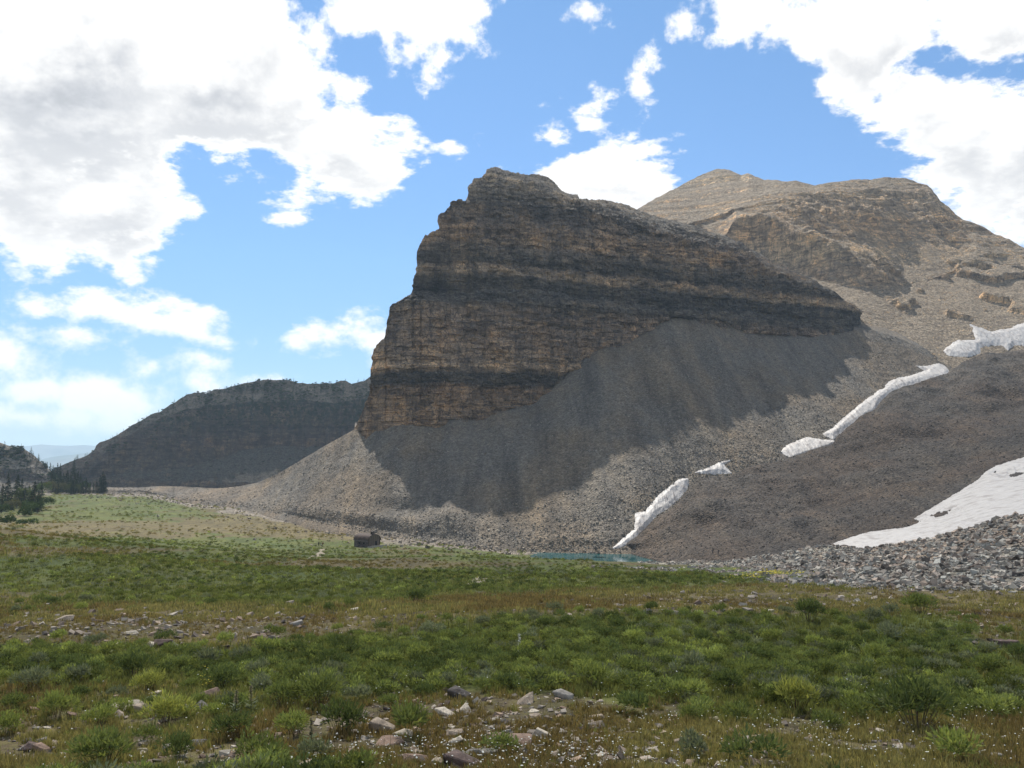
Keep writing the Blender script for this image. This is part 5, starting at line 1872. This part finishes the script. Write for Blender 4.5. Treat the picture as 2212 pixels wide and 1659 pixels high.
# ------------------------------------------------------------------ trees
def conifer_parts(seed, leaf, bark, whorls=34, per=8, slim=.17):
    """unit-height spruce: tapered trunk, drooping ragged branches"""
    r = np.random.default_rng(seed)
    V, F = [], []
    for i in range(7):
        f = i / 6
        for a in range(6):
            an = a * math.pi / 3
            rd = .016 * (1 - f) + .0015
            V.append((math.cos(an) * rd, math.sin(an) * rd, f * .97 - .02))
    for i in range(6):
        for a in range(6):
            F.append((i * 6 + a, i * 6 + (a + 1) % 6, (i + 1) * 6 + (a + 1) % 6, (i + 1) * 6 + a))
    trunk = mesh_np('trunk', np.array(V), np.array(F), bark)
    V, F, A = [], [], []
    for w in range(whorls):
        f = (w + r.uniform(-.3, .3)) / whorls
        z = .06 + .93 * f
        reach = slim * (1 - f) ** .8 * r.uniform(.75, 1.2) + .008
        for b in range(per):
            if r.uniform() < .12:
                continue
            an = r.uniform(0, 2 * math.pi)
            ln = reach * r.uniform(.6, 1.15)
            d = np.array([math.cos(an), math.sin(an), r.uniform(-.45, .05)])
            s = np.array([-math.sin(an), math.cos(an), 0])
            p = np.array([0, 0, z])
            lf = r.uniform(.1, .9)
            for q in range(4):
                g0, g1 = q / 4 * .9 + .05, (q + 1.5) / 4
                c = p + d * ln * g0
                e = p + d * ln * min(g1, 1) + np.array([0, 0, -.012 - .01 * r.uniform()])
                wd = ln * .26 * (1.1 - g0) * r.uniform(.7, 1.3)
                k = len(V)
                V += [c, e + s * wd + np.array([0, 0, -.008]), e - s * wd + np.array([0, 0, -.008]), c + np.array([0, 0, .012])]
                F += [(k, k + 1, k + 3), (k, k + 3, k + 2)]
                A += [lf] * 4
    crown = mesh_np('crown', np.array(V), np.array(F), leaf, False, {'leaf': ('POINT', 'FLOAT', np.array(A))})
    return trunk, crown


def where_on(key, x, h):
    if key == 'hill':
        return 'crest' if h > .85 else 'slope'
    part = 'low left foot' if x < 225 else 'long left shoulder' if x < 345 else 'step above the shoulder' if x < 460 else 'rounded middle top' if x < 600 else 'level right top' if x < 720 else 'end beside the cliff'
    return ('skyline at the ' if h > .93 else 'face below the ') + part


def build_far_shrubs(leaf):
    r = np.random.default_rng(545)
    protos = [bush_mesh('undergrowth', 546 + i, 70, leaf, ln=(.2, .34), wd=.12, hump=5, height=.8) for i in range(3)]
    pos, qx, qy, f, r = sample_sheet('ridge', 1500, 547, lambda x, y, f: smooth(.45, .98, f) * smooth(-.2, .3, fbm(x / 30, y / 14, 0, 3, seed=548)) + .04)
    p2, qx, qy, f, r = sample_sheet('hill', 500, 549, lambda x, y, f: smooth(.3, .9, f) * smooth(-.1, .3, fbm(x / 14, y / 9, 0, 3, seed=550)))
    pos = np.concatenate([pos, p2])
    N = len(pos)
    tint = np.array([.034, .048, .028]) * r.uniform(.7, 1.4, (N, 1))
    rot = np.stack([np.zeros(N), np.zeros(N), r.uniform(0, 6.28, N)], 1)
    scatter_gn('far_undergrowth', protos, pos, r.uniform(1.6, 3.6, N), rot, tint, r.integers(0, 3, N), 'dark scrub covering the far ridge and the hill')


DG2 = (.038, .058, .026)


def build_trees():
    r = np.random.default_rng(500)
    leaf = mat_leaf('needle', 'OBJECT', .15)
    bl = mat_leaf('broad_leaf', 'OBJECT', .3)
    bark = simple_mat('bark', (.09, .065, .05))
    kinds = [conifer_parts(510 + i, leaf, bark, slim=.15 + .025 * i) for i in range(4)]
    build_far_shrubs(mat_leaf('scrub_leaf', 'INSTANCER', .2))
    far_kinds = []
    for i in range(3):
        tr, cr = conifer_parts(520 + i, leaf, bark, 14, 7, .22 + .05 * i)
        V = np.concatenate([np.array([v.co[:] for v in tr.vertices]), np.array([v.co[:] for v in cr.vertices])])
        n0 = len(tr.vertices)
        F = [tuple(p.vertices) for p in tr.polygons]
        F3 = np.array([(f[0], f[1], f[2]) for f in F] + [(f[0], f[2], f[3]) for f in F] + [tuple(v + n0 for v in p.vertices) for p in cr.polygons])
        far_kinds.append(mesh_np('conifer', V, F3, leaf, False, {'leaf': ('POINT', 'FLOAT', np.concatenate([np.full(n0, .3), np.repeat(.5, len(cr.vertices))]))}))

    def conifer(p, h, label, group=None, wide=1.0, col=(.022, .036, .020)):
        k = kinds[r.integers(4)]
        t = empty('conifer', p, r.uniform(0, 6.28))
        t.scale = (h * wide, h * wide, h)
        tag(t, label, 'tree', group)
        a = obj('trunk', k[0], parent=t)
        c = obj('crown', k[1], parent=t)
        v = r.uniform(.8, 1.25)
        c.color = (col[0] * v, col[1] * v, col[2] * v, 1)

    front = [(3, 1108, 64, 1.1, 'dark spruce cut by the left edge'), (15, 1100, 80, 1.0, 'tall dark spruce nearest the left edge'), (36, 1096, 73, 1.0, 'tall slim spruce right of the one at the left edge'),
             (73, 1106, 68, 1.3, 'broad dark spruce at the right side of the front clump'), (88, 1096, 58, 1.0, 'slim dark spruce at the right end of the front clump'), (82, 1108, 50, 1.3, 'shorter spruce in front of the right end of the front clump'), (24, 1104, 46, 1.2, 'short spruce between the two tall ones at the left edge'), (52, 1099, 48, 1.25, 'dark spruce in the middle of the front clump'), (46, 1088, 56, 1.1, 'dark spruce half hidden behind the front clump'), (62, 1090, 44, 1.2, 'small spruce half hidden left of the broad one')]
    for x, y, h, w, lab in front:
        p = meadow_hit(x, y)[0]
        conifer(p, h * p[1] / FL, lab, wide=w)
    back = [(100, 1062, 50), (107, 1062, 40), (118, 1062, 46), (126, 1062, 40), (134, 1063, 48), (142, 1064, 38), (150, 1065, 44), (157, 1064, 47), (163, 1064, 40), (168, 1065, 30), (176, 1065, 33), (184, 1064, 24), (192, 1064, 22), (199, 1064, 29), (207, 1064, 38), (212, 1064, 46), (216, 1064, 40), (146, 1066, 30), (112, 1066, 34)]
    for i, (x, y, h) in enumerate(back):
        p = meadow_hit(x, y + 3)[0]
        p[1] += 6
        if i == 15:
            lab, g = 'thick dark spruce at the right end of the tree row behind the meadow', None
        else:
            lab, g = ('spruce of the dark row at the far edge of the meadow', 'spruces in the row behind the meadow')
        conifer(p, (h + 3) * p[1] / FL, lab, g, 1.15)
    for x, yt in ((102, 996), (109, 998), (115, 1003), (125, 998), (131, 999), (161, 990)):
        d = 730
        ux, uz = ray(x, yt)
        h = 15.0
        conifer((float(ux) * d, d, float(uz) * d - h), h, 'slim spruce standing against the blue gap between the hills', 'spruces in the valley gap')
    # trees along the ridge crest and on the small hill
    for key, n, x0, x1, hm, lab, g in (('ridge', 128, 150, 830, (3.2, 6.2), 'small conifer on the %s of the far ridge', 'conifers on the %s of the far ridge'), ('hill', 46, -60, 118, (4, 7.5), 'small dark conifer on the %s of the pale far left hill', 'conifers on the %s of the pale far left hill')):
        s = SHEETS[key]
        P = s.P[s.front:s.front + s.nvis]
        c = 0
        while c < n:
            j = r.integers(0, len(s.px))
            if not x0 < s.px[j] < x1:
                continue
            q = P.shape[0] - 1 - int(abs(r.normal(0, .09 if key == 'ridge' else .3)) * P.shape[0])
            if q < P.shape[0] * .35:
                continue
            p = P[q, j]
            o = obj('conifer', far_kinds[r.integers(3)])
            h = r.uniform(*hm)
            o.location = (p[0], p[1] + .5, p[2] - .5)
            o.scale = (h, h, h)
            o.rotation_euler = (0, 0, r.uniform(0, 6))
            v = r.uniform(.7, 1.3)
            o.color = (.026 * v, .04 * v, .024 * v, 1)
            zn = where_on(key, s.px[j], q / P.shape[0])
            tag(o, lab % zn, 'tree', g % zn)
            c += 1
    # broad shrubs and small leafy trees round the spruces
    shr = [bush_mesh('shrub', 530 + i, 700, bl, ln=(.05, .10), wd=.04, hump=12, height=.95) for i in range(3)]
    SH = [(97, 1102, 46, 1.0, DG2, 'broad dark shrub at the right foot of the front spruces'), (62, 1114, 46, 1.0, (.055, .08, .036), 'dark leafy shrub in front of the front spruces'), (56, 1096, 46, 1.5, (.10, .12, .06), 'pale green leafy tree between the front spruces'), (28, 1108, 46, .9, (.085, .08, .05), 'brownish shrub under the tall spruces at the left edge'),
          (92, 1076, 36, 1.5, (.085, .11, .055), 'pale green leafy tree behind the front spruces'), (108, 1069, 36, 1.2, (.09, .085, .055), 'olive shrub at the left of the dark tree row'), (134, 1067, 34, 1.0, (.075, .075, .05), 'olive brown shrub among the dark tree row'), (54, 1129, 50, 1.0, DG2, 'low dark thicket on the slope below the front spruces'), (14, 1143, 60, .75, DG2, 'longest low dark thicket at the left edge'), (56, 1141, 50, .65, (.045, .07, .03), 'low green thicket beside the longest one'),
          (44, 1104, 40, .8, DG2, 'dark shrub in the middle of the front tree clump'), (78, 1112, 40, 1.1, DG2, 'dark shrub in front of the broad spruce'), (8, 1112, 40, .8, DG2, 'dark shrub under the spruce cut by the left edge'), (182, 1067, 36, 1.2, DG2, 'low dark shrub between the spruces of the tree row'), (156, 1068, 34, 1.0, (.06, .07, .04), 'low shrub at the foot of the tree row')]
    for x, y, w, hgt, col, lab in SH:
        p = meadow_hit(x, y)[0]
        o = obj('shrub', shr[r.integers(3)])
        w_ = w * p[1] / FL
        o.location = (p[0], p[1], p[2] - .1)
        o.scale = (w_, w_ * .8, w_ * hgt)
        o.rotation_euler = (0, 0, r.uniform(0, 6))
        o.color = (*col, 1)
        tag(o, lab, 'shrub')


# ------------------------------------------------------------------ hut
def add_box(V, F, x0, x1, y0, y1, z0, z1):
    k = len(V)
    V += [(x0, y0, z0), (x1, y0, z0), (x1, y1, z0), (x0, y1, z0), (x0, y0, z1), (x1, y0, z1), (x1, y1, z1), (x0, y1, z1)]
    F += [(k, k + 3, k + 2, k + 1), (k + 4, k + 5, k + 6, k + 7), (k, k + 1, k + 5, k + 4), (k + 1, k + 2, k + 6, k + 5), (k + 2, k + 3, k + 7, k + 6), (k + 3, k, k + 4, k + 7)]


def box_obj(name, b, mat, parent):
    V, F = [], []
    add_box(V, F, *b)
    return obj(name, mesh_np(name, np.array(V, float), np.array(F), mat, False), parent=parent)


def build_hut():
    p = meadow_hit(793, 1181)[0]
    stone, k, b, P, o = new_mat('hut_stone', .95)
    v = k.voronoi(P, 2.6, 'Color')
    e = k.voronoi(P, 2.6, 'Distance', 'DISTANCE_TO_EDGE')
    c = k.mix(k.sep(v)[0], (.07, .055, .048), (.17, .135, .115))
    k.put(b.inputs['Base Color'], k.mix(k.sm(e, 0, .06), (.05, .045, .04), c))
    bump(k, b, k.sm(e, 0, .1), .08)
    roof, k, b, P, o = new_mat('rusty_roof', .75)
    n = k.noise(P, 1.1, 5, .6)
    k.put(b.inputs['Base Color'], k.mix(k.sm(n, .35, .65), (.05, .034, .028), (.095, .062, .047)))
    wood = simple_mat('weathered_board', (.06, .045, .035))
    dark = simple_mat('hut_opening', (.015, .014, .013))
    trim = simple_mat('eave_metal', (.20, .17, .155))
    pale = simple_mat('terrace_stone', (.36, .32, .27))
    W, Lg, EH, RH = 5.8, 7.0, 2.0, 2.1         # gable width, length, eave height, roof rise
    t = empty('stone_hut', (p[0], p[1], p[2] + .35), R(-38))
    tag(t, 'small stone hut with a rusty barrel roof and chimney on the meadow edge', 'hut')
    # local x: along the ridge, gable with the boards at +x ; local y: across
    def arc(s):
        a = np.linspace(0, math.pi, 25)
        return np.stack([np.cos(a) * (W / 2) * s, EH + np.sin(a) ** .9 * RH * s], 1)
    box_obj('wall', (-Lg / 2, Lg / 2, -W / 2, -W / 2 + .4, -.6, EH), stone, t)
    box_obj('wall', (-Lg / 2, Lg / 2, W / 2 - .4, W / 2, -.6, EH), stone, t)

    def gable(name, x0, x1, mat):
        A = arc(.97)
        A = np.concatenate([[(W / 2 * .97, -.6)], A, [(-W / 2 * .97, -.6)]])
        n = len(A)
        V = [(x0, y, z) for y, z in A] + [(x1, y, z) for y, z in A]
        me = bpy.data.meshes.new(name)
        me.from_pydata(V, [], [tuple(range(n)), tuple(range(2 * n - 1, n - 1, -1))] + [(i, n + i, n + (i + 1) % n, (i + 1) % n) for i in range(n)])
        me.materials.append(mat)
        return obj(name, me, parent=t)
    gable('gable_wall', Lg / 2 - .4, Lg / 2 - .02, simple_mat('gable_board', (.17, .135, .105)))
    gable('gable_wall', -Lg / 2 + .02, -Lg / 2 + .4, stone)
    # ribbed barrel roof
    V, F = [], []
    nx = 60
    A, B = arc(1.045), arc(1.0)
    for i in range(nx + 1):
        x = -Lg / 2 - .25 + (Lg + .5) * i / nx
        h = .035 if i % 2 else 0.0
        for (y, z) in A:
            V.append((x, y * (1 + h * .25), z + h))
    m = len(A)
    for i in range(nx):
        for j in range(m - 1):
            F.append((i * m + j, (i + 1) * m + j, (i + 1) * m + j + 1, i * m + j + 1))
    k0 = len(V)
    for x in (-Lg / 2 - .25, Lg / 2 + .25):
        for (y, z) in B:
            V.append((x, y, z))
    for e_, base in ((0, 0), (1, nx * m)):
        for j in range(m - 1):
            F.append((base + j, base + j + 1, k0 + e_ * m + j + 1, k0 + e_ * m + j))
    for j in range(m - 1):
        F.append((k0 + j, k0 + j + 1, k0 + m + j + 1, k0 + m + j))
    rf = obj('roof', mesh_np('roof', np.array(V), np.array(F), roof, False), parent=t)
    box_obj('eave', (-Lg / 2 - .27, Lg / 2 + .27, -W / 2 * 1.06, -W / 2 * 1.0, EH - .12, EH + .07), trim, t)
    box_obj('eave', (-Lg / 2 - .27, Lg / 2 + .27, W / 2 * 1.0, W / 2 * 1.06, EH - .12, EH + .07), trim, t)
    for i in range(6):
        y = -W / 2 + .55 + i * (W - 1.1) / 5
        zt = EH + math.sqrt(max(0, 1 - (y / (W / 2)) ** 2)) * RH * .86
        box_obj('batten', (Lg / 2 - .02, Lg / 2 + .06, y - .09, y + .09, .1, zt), wood, t)
    d = box_obj('door', (Lg / 2 - .01, Lg / 2 + .05, .55, 1.35, 0, 1.75), dark, t)
    box_obj('window', (-1.2, -.4, -W / 2 - .03, -W / 2 + .1, .8, 1.45), dark, t)
    box_obj('window', (1.1, 1.9, -W / 2 - .03, -W / 2 + .1, .8, 1.45), dark, t)
    ch = box_obj('chimney', (Lg / 2 - 1.3, Lg / 2 - .45, -.55, .45, EH + RH - .4, EH + RH + 1.0), stone, t)
    box_obj('chimney_cap', (Lg / 2 - 1.38, Lg / 2 - .38, -.63, .53, EH + RH + 1.002, EH + RH + 1.1), trim, ch)
    box_obj('terrace', (Lg / 2 + .07, Lg / 2 + 2.4, -W / 2 - .4, W / 2 + .8, -1.2, .12), pale, t)
    box_obj('terrace_wall', (Lg / 2 + 2.2, Lg / 2 + 2.5, -W / 2 - .4, W / 2 + .8, -1.4, .55), pale, t)


# ------------------------------------------------------------------ hikers
def person(p, face, label, shirt, legs, hair, sit=False, pack=None, group=None):
    m, k, b, P, o = new_mat('clothing', .9)
    tc = k.node('ShaderNodeTexCoord').outputs['Object']
    z = k.sep(tc)[2]
    y = k.sep(tc)[1]
    if sit:
        c = k.ramp(k.lin(z, 0, 1.3), [(0, legs), (.40, legs), (.405, shirt), (.80, shirt), (.805, (.42, .26, .19))], 'CONSTANT')
    else:
        c = k.ramp(k.lin(z, 0, 1.75), [(0, (.05, .04, .035)), (.05, legs), (.53, legs), (.531, shirt), (.845, shirt), (.85, (.42, .26, .19))], 'CONSTANT')
    k.put(b.inputs['Base Color'], c)
    if sit:
        J = [((0, 0, .50), .15), ((0, -.02, .72), .15), ((0, -.01, .95), .16), ((0, 0, 1.06), .06), ((0, .02, 1.14), .095), ((0, .03, 1.24), .09)]
        L = {'h': [((.09, .04, .48), .10), ((.11, .44, .50), .075), ((.11, .50, .08), .05), ((.11, .64, .04), .04)], 'a': [((.19, 0, .96), .06), ((.24, .06, .70), .048), ((.16, .30, .56), .035), ((.13, .38, .55), .035)]}
    else:
        J = [((0, 0, .93), .14), ((0, 0, 1.15), .145), ((0, 0, 1.36), .16), ((0, .01, 1.49), .06), ((0, .03, 1.58), .09), ((0, .04, 1.68), .085)]
        L = {'h': [((.09, 0, .88), .095), ((.11, .03, .50), .07), ((.12, -.03, .09), .045), ((.12, .12, .04), .04)], 'a': [((.20, 0, 1.40), .062), ((.26, -.03, 1.12), .048), ((.25, .06, .86), .034), ((.25, .09, .76), .036)]}
    V, E, Rr = [], [], []
    for i, (q, rd) in enumerate(J):
        V.append(q)
        Rr.append(rd)
        if i:
            E.append((i - 1, i))
    for s in (-1, 1):
        for key, root in (('h', 0), ('a', 2)):
            prev = root
            for j, (q, rd) in enumerate(L[key]):
                V.append((q[0] * s, q[1] + (.14 * s if (key == 'h' and not sit and j > 0) else 0) * (1 if j > 1 else .5), q[2]))
                Rr.append(rd)
                E.append((prev, len(V) - 1))
                prev = len(V) - 1
    me = bpy.data.meshes.new('person')
    me.from_pydata(V, E, [])
    sv = me.skin_vertices if len(me.skin_vertices) else None
    o = obj('person', me)
    sk = o.modifiers.new('skin', 'SKIN')
    if not len(me.skin_vertices):
        bpy.context.view_layer.update()
    for i, rd in enumerate(Rr):
        me.skin_vertices[0].data[i].radius = (rd, rd * (.72 if 0 < i < 3 else 1))
    me.skin_vertices[0].data[0].use_root = True
    sub = o.modifiers.new('round', 'SUBSURF')
    sub.levels = sub.render_levels = 1
    me.materials.append(m)
    o.location = p
    o.rotation_euler = (0, 0, R(face))
    tag(o, label, 'person', group)
    hz = 1.28 if sit else 1.72
    V, F = [], []
    for i in range(6):
        th = i / 5 * math.pi / 2
        for a in range(10):
            an = a * math.pi / 5
            V.append((math.cos(an) * .115 * math.cos(th), .015 + math.sin(an) * .125 * math.cos(th) + .01, hz - .05 + math.sin(th) * .12))
    for i in range(5):
        for a in range(10):
            F.append((i * 10 + a, i * 10 + (a + 1) % 10, (i + 1) * 10 + (a + 1) % 10, (i + 1) * 10 + a))
    obj('hair', mesh_np('hair', np.array(V), np.array(F), simple_mat('hair', hair)), parent=o)
    if pack:
        z0 = .55 if sit else 1.0
        V, F = [], []
        for i in range(7):
            f = i / 6
            s = .5 + .5 * math.sin(math.pi * (.12 + .76 * f))
            for (cx, cy) in ((-1, -.1), (-1, -.8), (-.6, -1.15), (.6, -1.15), (1, -.8), (1, -.1)):
                V.append((cx * .15 * s, cy * .2 * s - .08, z0 + f * .45))
        for i in range(6):
            for a in range(6):
                F.append((i * 6 + a, i * 6 + (a + 1) % 6, (i + 1) * 6 + (a + 1) % 6, (i + 1) * 6 + a))
        F += [(0, 1, 4, 5), (1, 2, 3, 4), (41, 40, 37, 36), (40, 39, 38, 37)]
        obj('backpack', mesh_np('backpack', np.array(V), np.array(F), simple_mat('backpack', pack)), parent=o)


def build_people():
    for x, y, face, lab, sh, lg, hr, sit, pk in (
            (688.5, 1180.5, 150, 'person in dark clothes standing left of the group by the stone hut', (.025, .027, .03), (.02, .022, .028), (.03, .02, .015), False, None),
            (693.0, 1181.0, -40, 'person in a pale shirt sitting low in the middle of the group', (.5, .47, .45), (.05, .05, .07), (.05, .035, .02), True, None),
            (697.5, 1181.0, 60, 'person in a red brown jacket with pack at the right of the group', (.22, .04, .03), (.03, .025, .025), (.04, .025, .02), False, (.10, .02, .02))):
        p = meadow_hit(x, y)[0]
        person(tuple(p), face, lab, sh, lg, hr, sit, pk)
    for x, y, face, lab, sh in ((1539.5, 1197, 100, 'left one of two dark hikers at the foot of the moraine', (.02, .02, .024)), (1551.5, 1198.5, 80, 'right one of two dark hikers at the foot of the moraine', (.03, .026, .026))):
        p = sheet_depth('moraine', np.array([x]), np.array([float(y)]))[0]
        person((p[0], p[1] - .3, p[2] + .1), face, lab, sh, (.018, .018, .02), (.02, .015, .012), False, (.03, .03, .035))


def build_paths():
    m = simple_mat('trodden_path', (.24, .205, .15), 1.0, .25, 1.5)
    for pts, w, lab in (([(676, 1207), (682, 1203), (690, 1199), (696, 1193), (694, 1189), (701, 1186)], 1.0, 'pale trodden path winding towards the group by the hut'),
                        ([(1027, 1268), (1030, 1262), (1036, 1256), (1033, 1250), (1040, 1246)], .7, 'short pale stretch of trodden path in the middle of the meadow')):
        H = meadow_hit(np.interp(np.linspace(0, 1, 40), np.linspace(0, 1, len(pts)), [p[0] for p in pts]), np.interp(np.linspace(0, 1, 40), np.linspace(0, 1, len(pts)), [p[1] for p in pts]))
        T = np.gradient(H[:, :2], axis=0)
        Nn = np.stack([-T[:, 1], T[:, 0]], 1) / np.maximum(np.linalg.norm(T, axis=1, keepdims=True), 1e-6)
        wv = w * (1 + .35 * fbm(np.arange(40) / 3, 0, 0, 2, seed=601))
        V, F = [], []
        for s in (-1, -.33, .33, 1):
            xy = H[:, :2] + Nn * (s * wv)[:, None]
            V.append(np.concatenate([xy, (mz(xy[:, 0], xy[:, 1]) + .09)[:, None]], 1))
        V = np.stack(V)
        F = grid_faces(4, 40)
        o = obj('path', mesh_np('path', V.reshape(-1, 3), F, m, True))
        tag(o, lab, kind='structure')


# ------------------------------------------------------------------ the cloud that shades the meadow, and the air
def build_cloud():
    """a broad cumulus standing in front of the sun, high above and outside the view"""
    zb = 2200.0
    sx, sy = SUN.x / SUN.z * (zb + 15), SUN.y / SUN.z * (zb + 15)
    gx, gy = np.meshgrid(np.arange(-760, 720, 14.0), np.arange(-420, 1180, 14.0))
    f = np.full(gx.shape, -1.0)

    def blob(cx, cy, rx, ry):
        return 1 - np.hypot((gx - cx) / rx, (gy - cy) / ry) ** 2

    for b in CLOUD_SHADE:
        f = np.maximum(f, blob(*b[:4]) * (b[4] if len(b) > 4 else 1))
    f = f + fbm(gx / 85, gy / 85, 0, 4, .55, seed=701) * .30
    t = np.clip(f + .05, 0, None)
    th = 150 * np.sqrt(t) * (t > 0)
    X, Y = gx + sx, gy + sy
    lump = fbm(gx / 60, gy / 60, 0, 4, .6, seed=702, ridged=True)
    top = zb + th * (1 + .35 * lump)
    bot = zb - th * .12
    nr, nc = gx.shape
    Fq = grid_faces(nr, nc)
    keep = (th.ravel()[Fq] > 0).any(1)
    Fq = Fq[keep]
    n = nr * nc
    edge = (th.ravel() <= 0)
    remap = np.where(edge, np.arange(n), np.arange(n) + n)
    V = np.concatenate([np.stack([X, Y, top], -1).reshape(-1, 3), np.stack([X, Y, bot], -1).reshape(-1, 3)])
    F = np.concatenate([Fq, remap[Fq][:, ::-1]])
    us, inv = np.unique(F, return_inverse=True)
    m = bpy.data.materials.new('cloud_vapour')
    m.use_nodes = True
    m.node_tree.nodes.clear()
    k = NT(m.node_tree)
    v = k.node('ShaderNodeVolumePrincipled')
    v.inputs['Color'].default_value = (1, 1, 1, 1)
    v.inputs['Density'].default_value = .0026
    v.inputs['Density Attribute'].default_value = ''
    v.inputs['Anisotropy'].default_value = .4
    o = k.node('ShaderNodeOutputMaterial')
    k.l.new(v.outputs[0], o.inputs['Volume'])
    m.cycles.homogeneous_volume = True
    ob = obj('cloud', mesh_np('cloud', V[us], inv.reshape(-1, 4), m, True))
    tag(ob, 'broad white cloud high overhead that shades the meadow', kind='structure')


CLOUD_SHADE = [(-50, 300, 38, 46),   # ground spots it shades: x, y, half width, half depth
    (-60, 60, 330, 165), (-10, 150, 330, 130), (150, 150, 330, 150), (-40, 215, 62, 118), (235, 292, 185, 108, 9), (330, 315, 200, 90, 9), (60, 210, 120, 75),
    (-330, 960, 330, 110, 4), (-90, 950, 160, 90, 4), (-520, 900, 200, 90, 4),
]


def build_haze():
    m = bpy.data.materials.new('haze')
    m.use_nodes = True
    m.node_tree.nodes.clear()
    k = NT(m.node_tree)
    v = k.node('ShaderNodeVolumePrincipled')
    v.inputs['Color'].default_value = (.62, .82, 1.0, 1)
    v.inputs['Density'].default_value = 0.9e-4
    v.inputs['Density Attribute'].default_value = ''
    v.inputs['Anisotropy'].default_value = .15
    o = k.node('ShaderNodeOutputMaterial')
    k.l.new(v.outputs[0], o.inputs['Volume'])
    m.cycles.homogeneous_volume = True
    V, F = [], []
    add_box(V, F, -17500, 17500, -17500, 17500, -1150, 345)
    o = obj('haze', mesh_np('haze', np.array(V, float), np.array(F), m, False))
    tag(o, 'thin blue haze in the air of the valley', kind='stuff')

# ------------------------------------------------------------------ build
build_terrain()
build_snow()
build_lake()
build_haze()
build_cloud()
build_paths()
build_loose_stones()
build_trees()
build_plants()
build_hut()
build_named_stones()
build_stalks()
build_people()
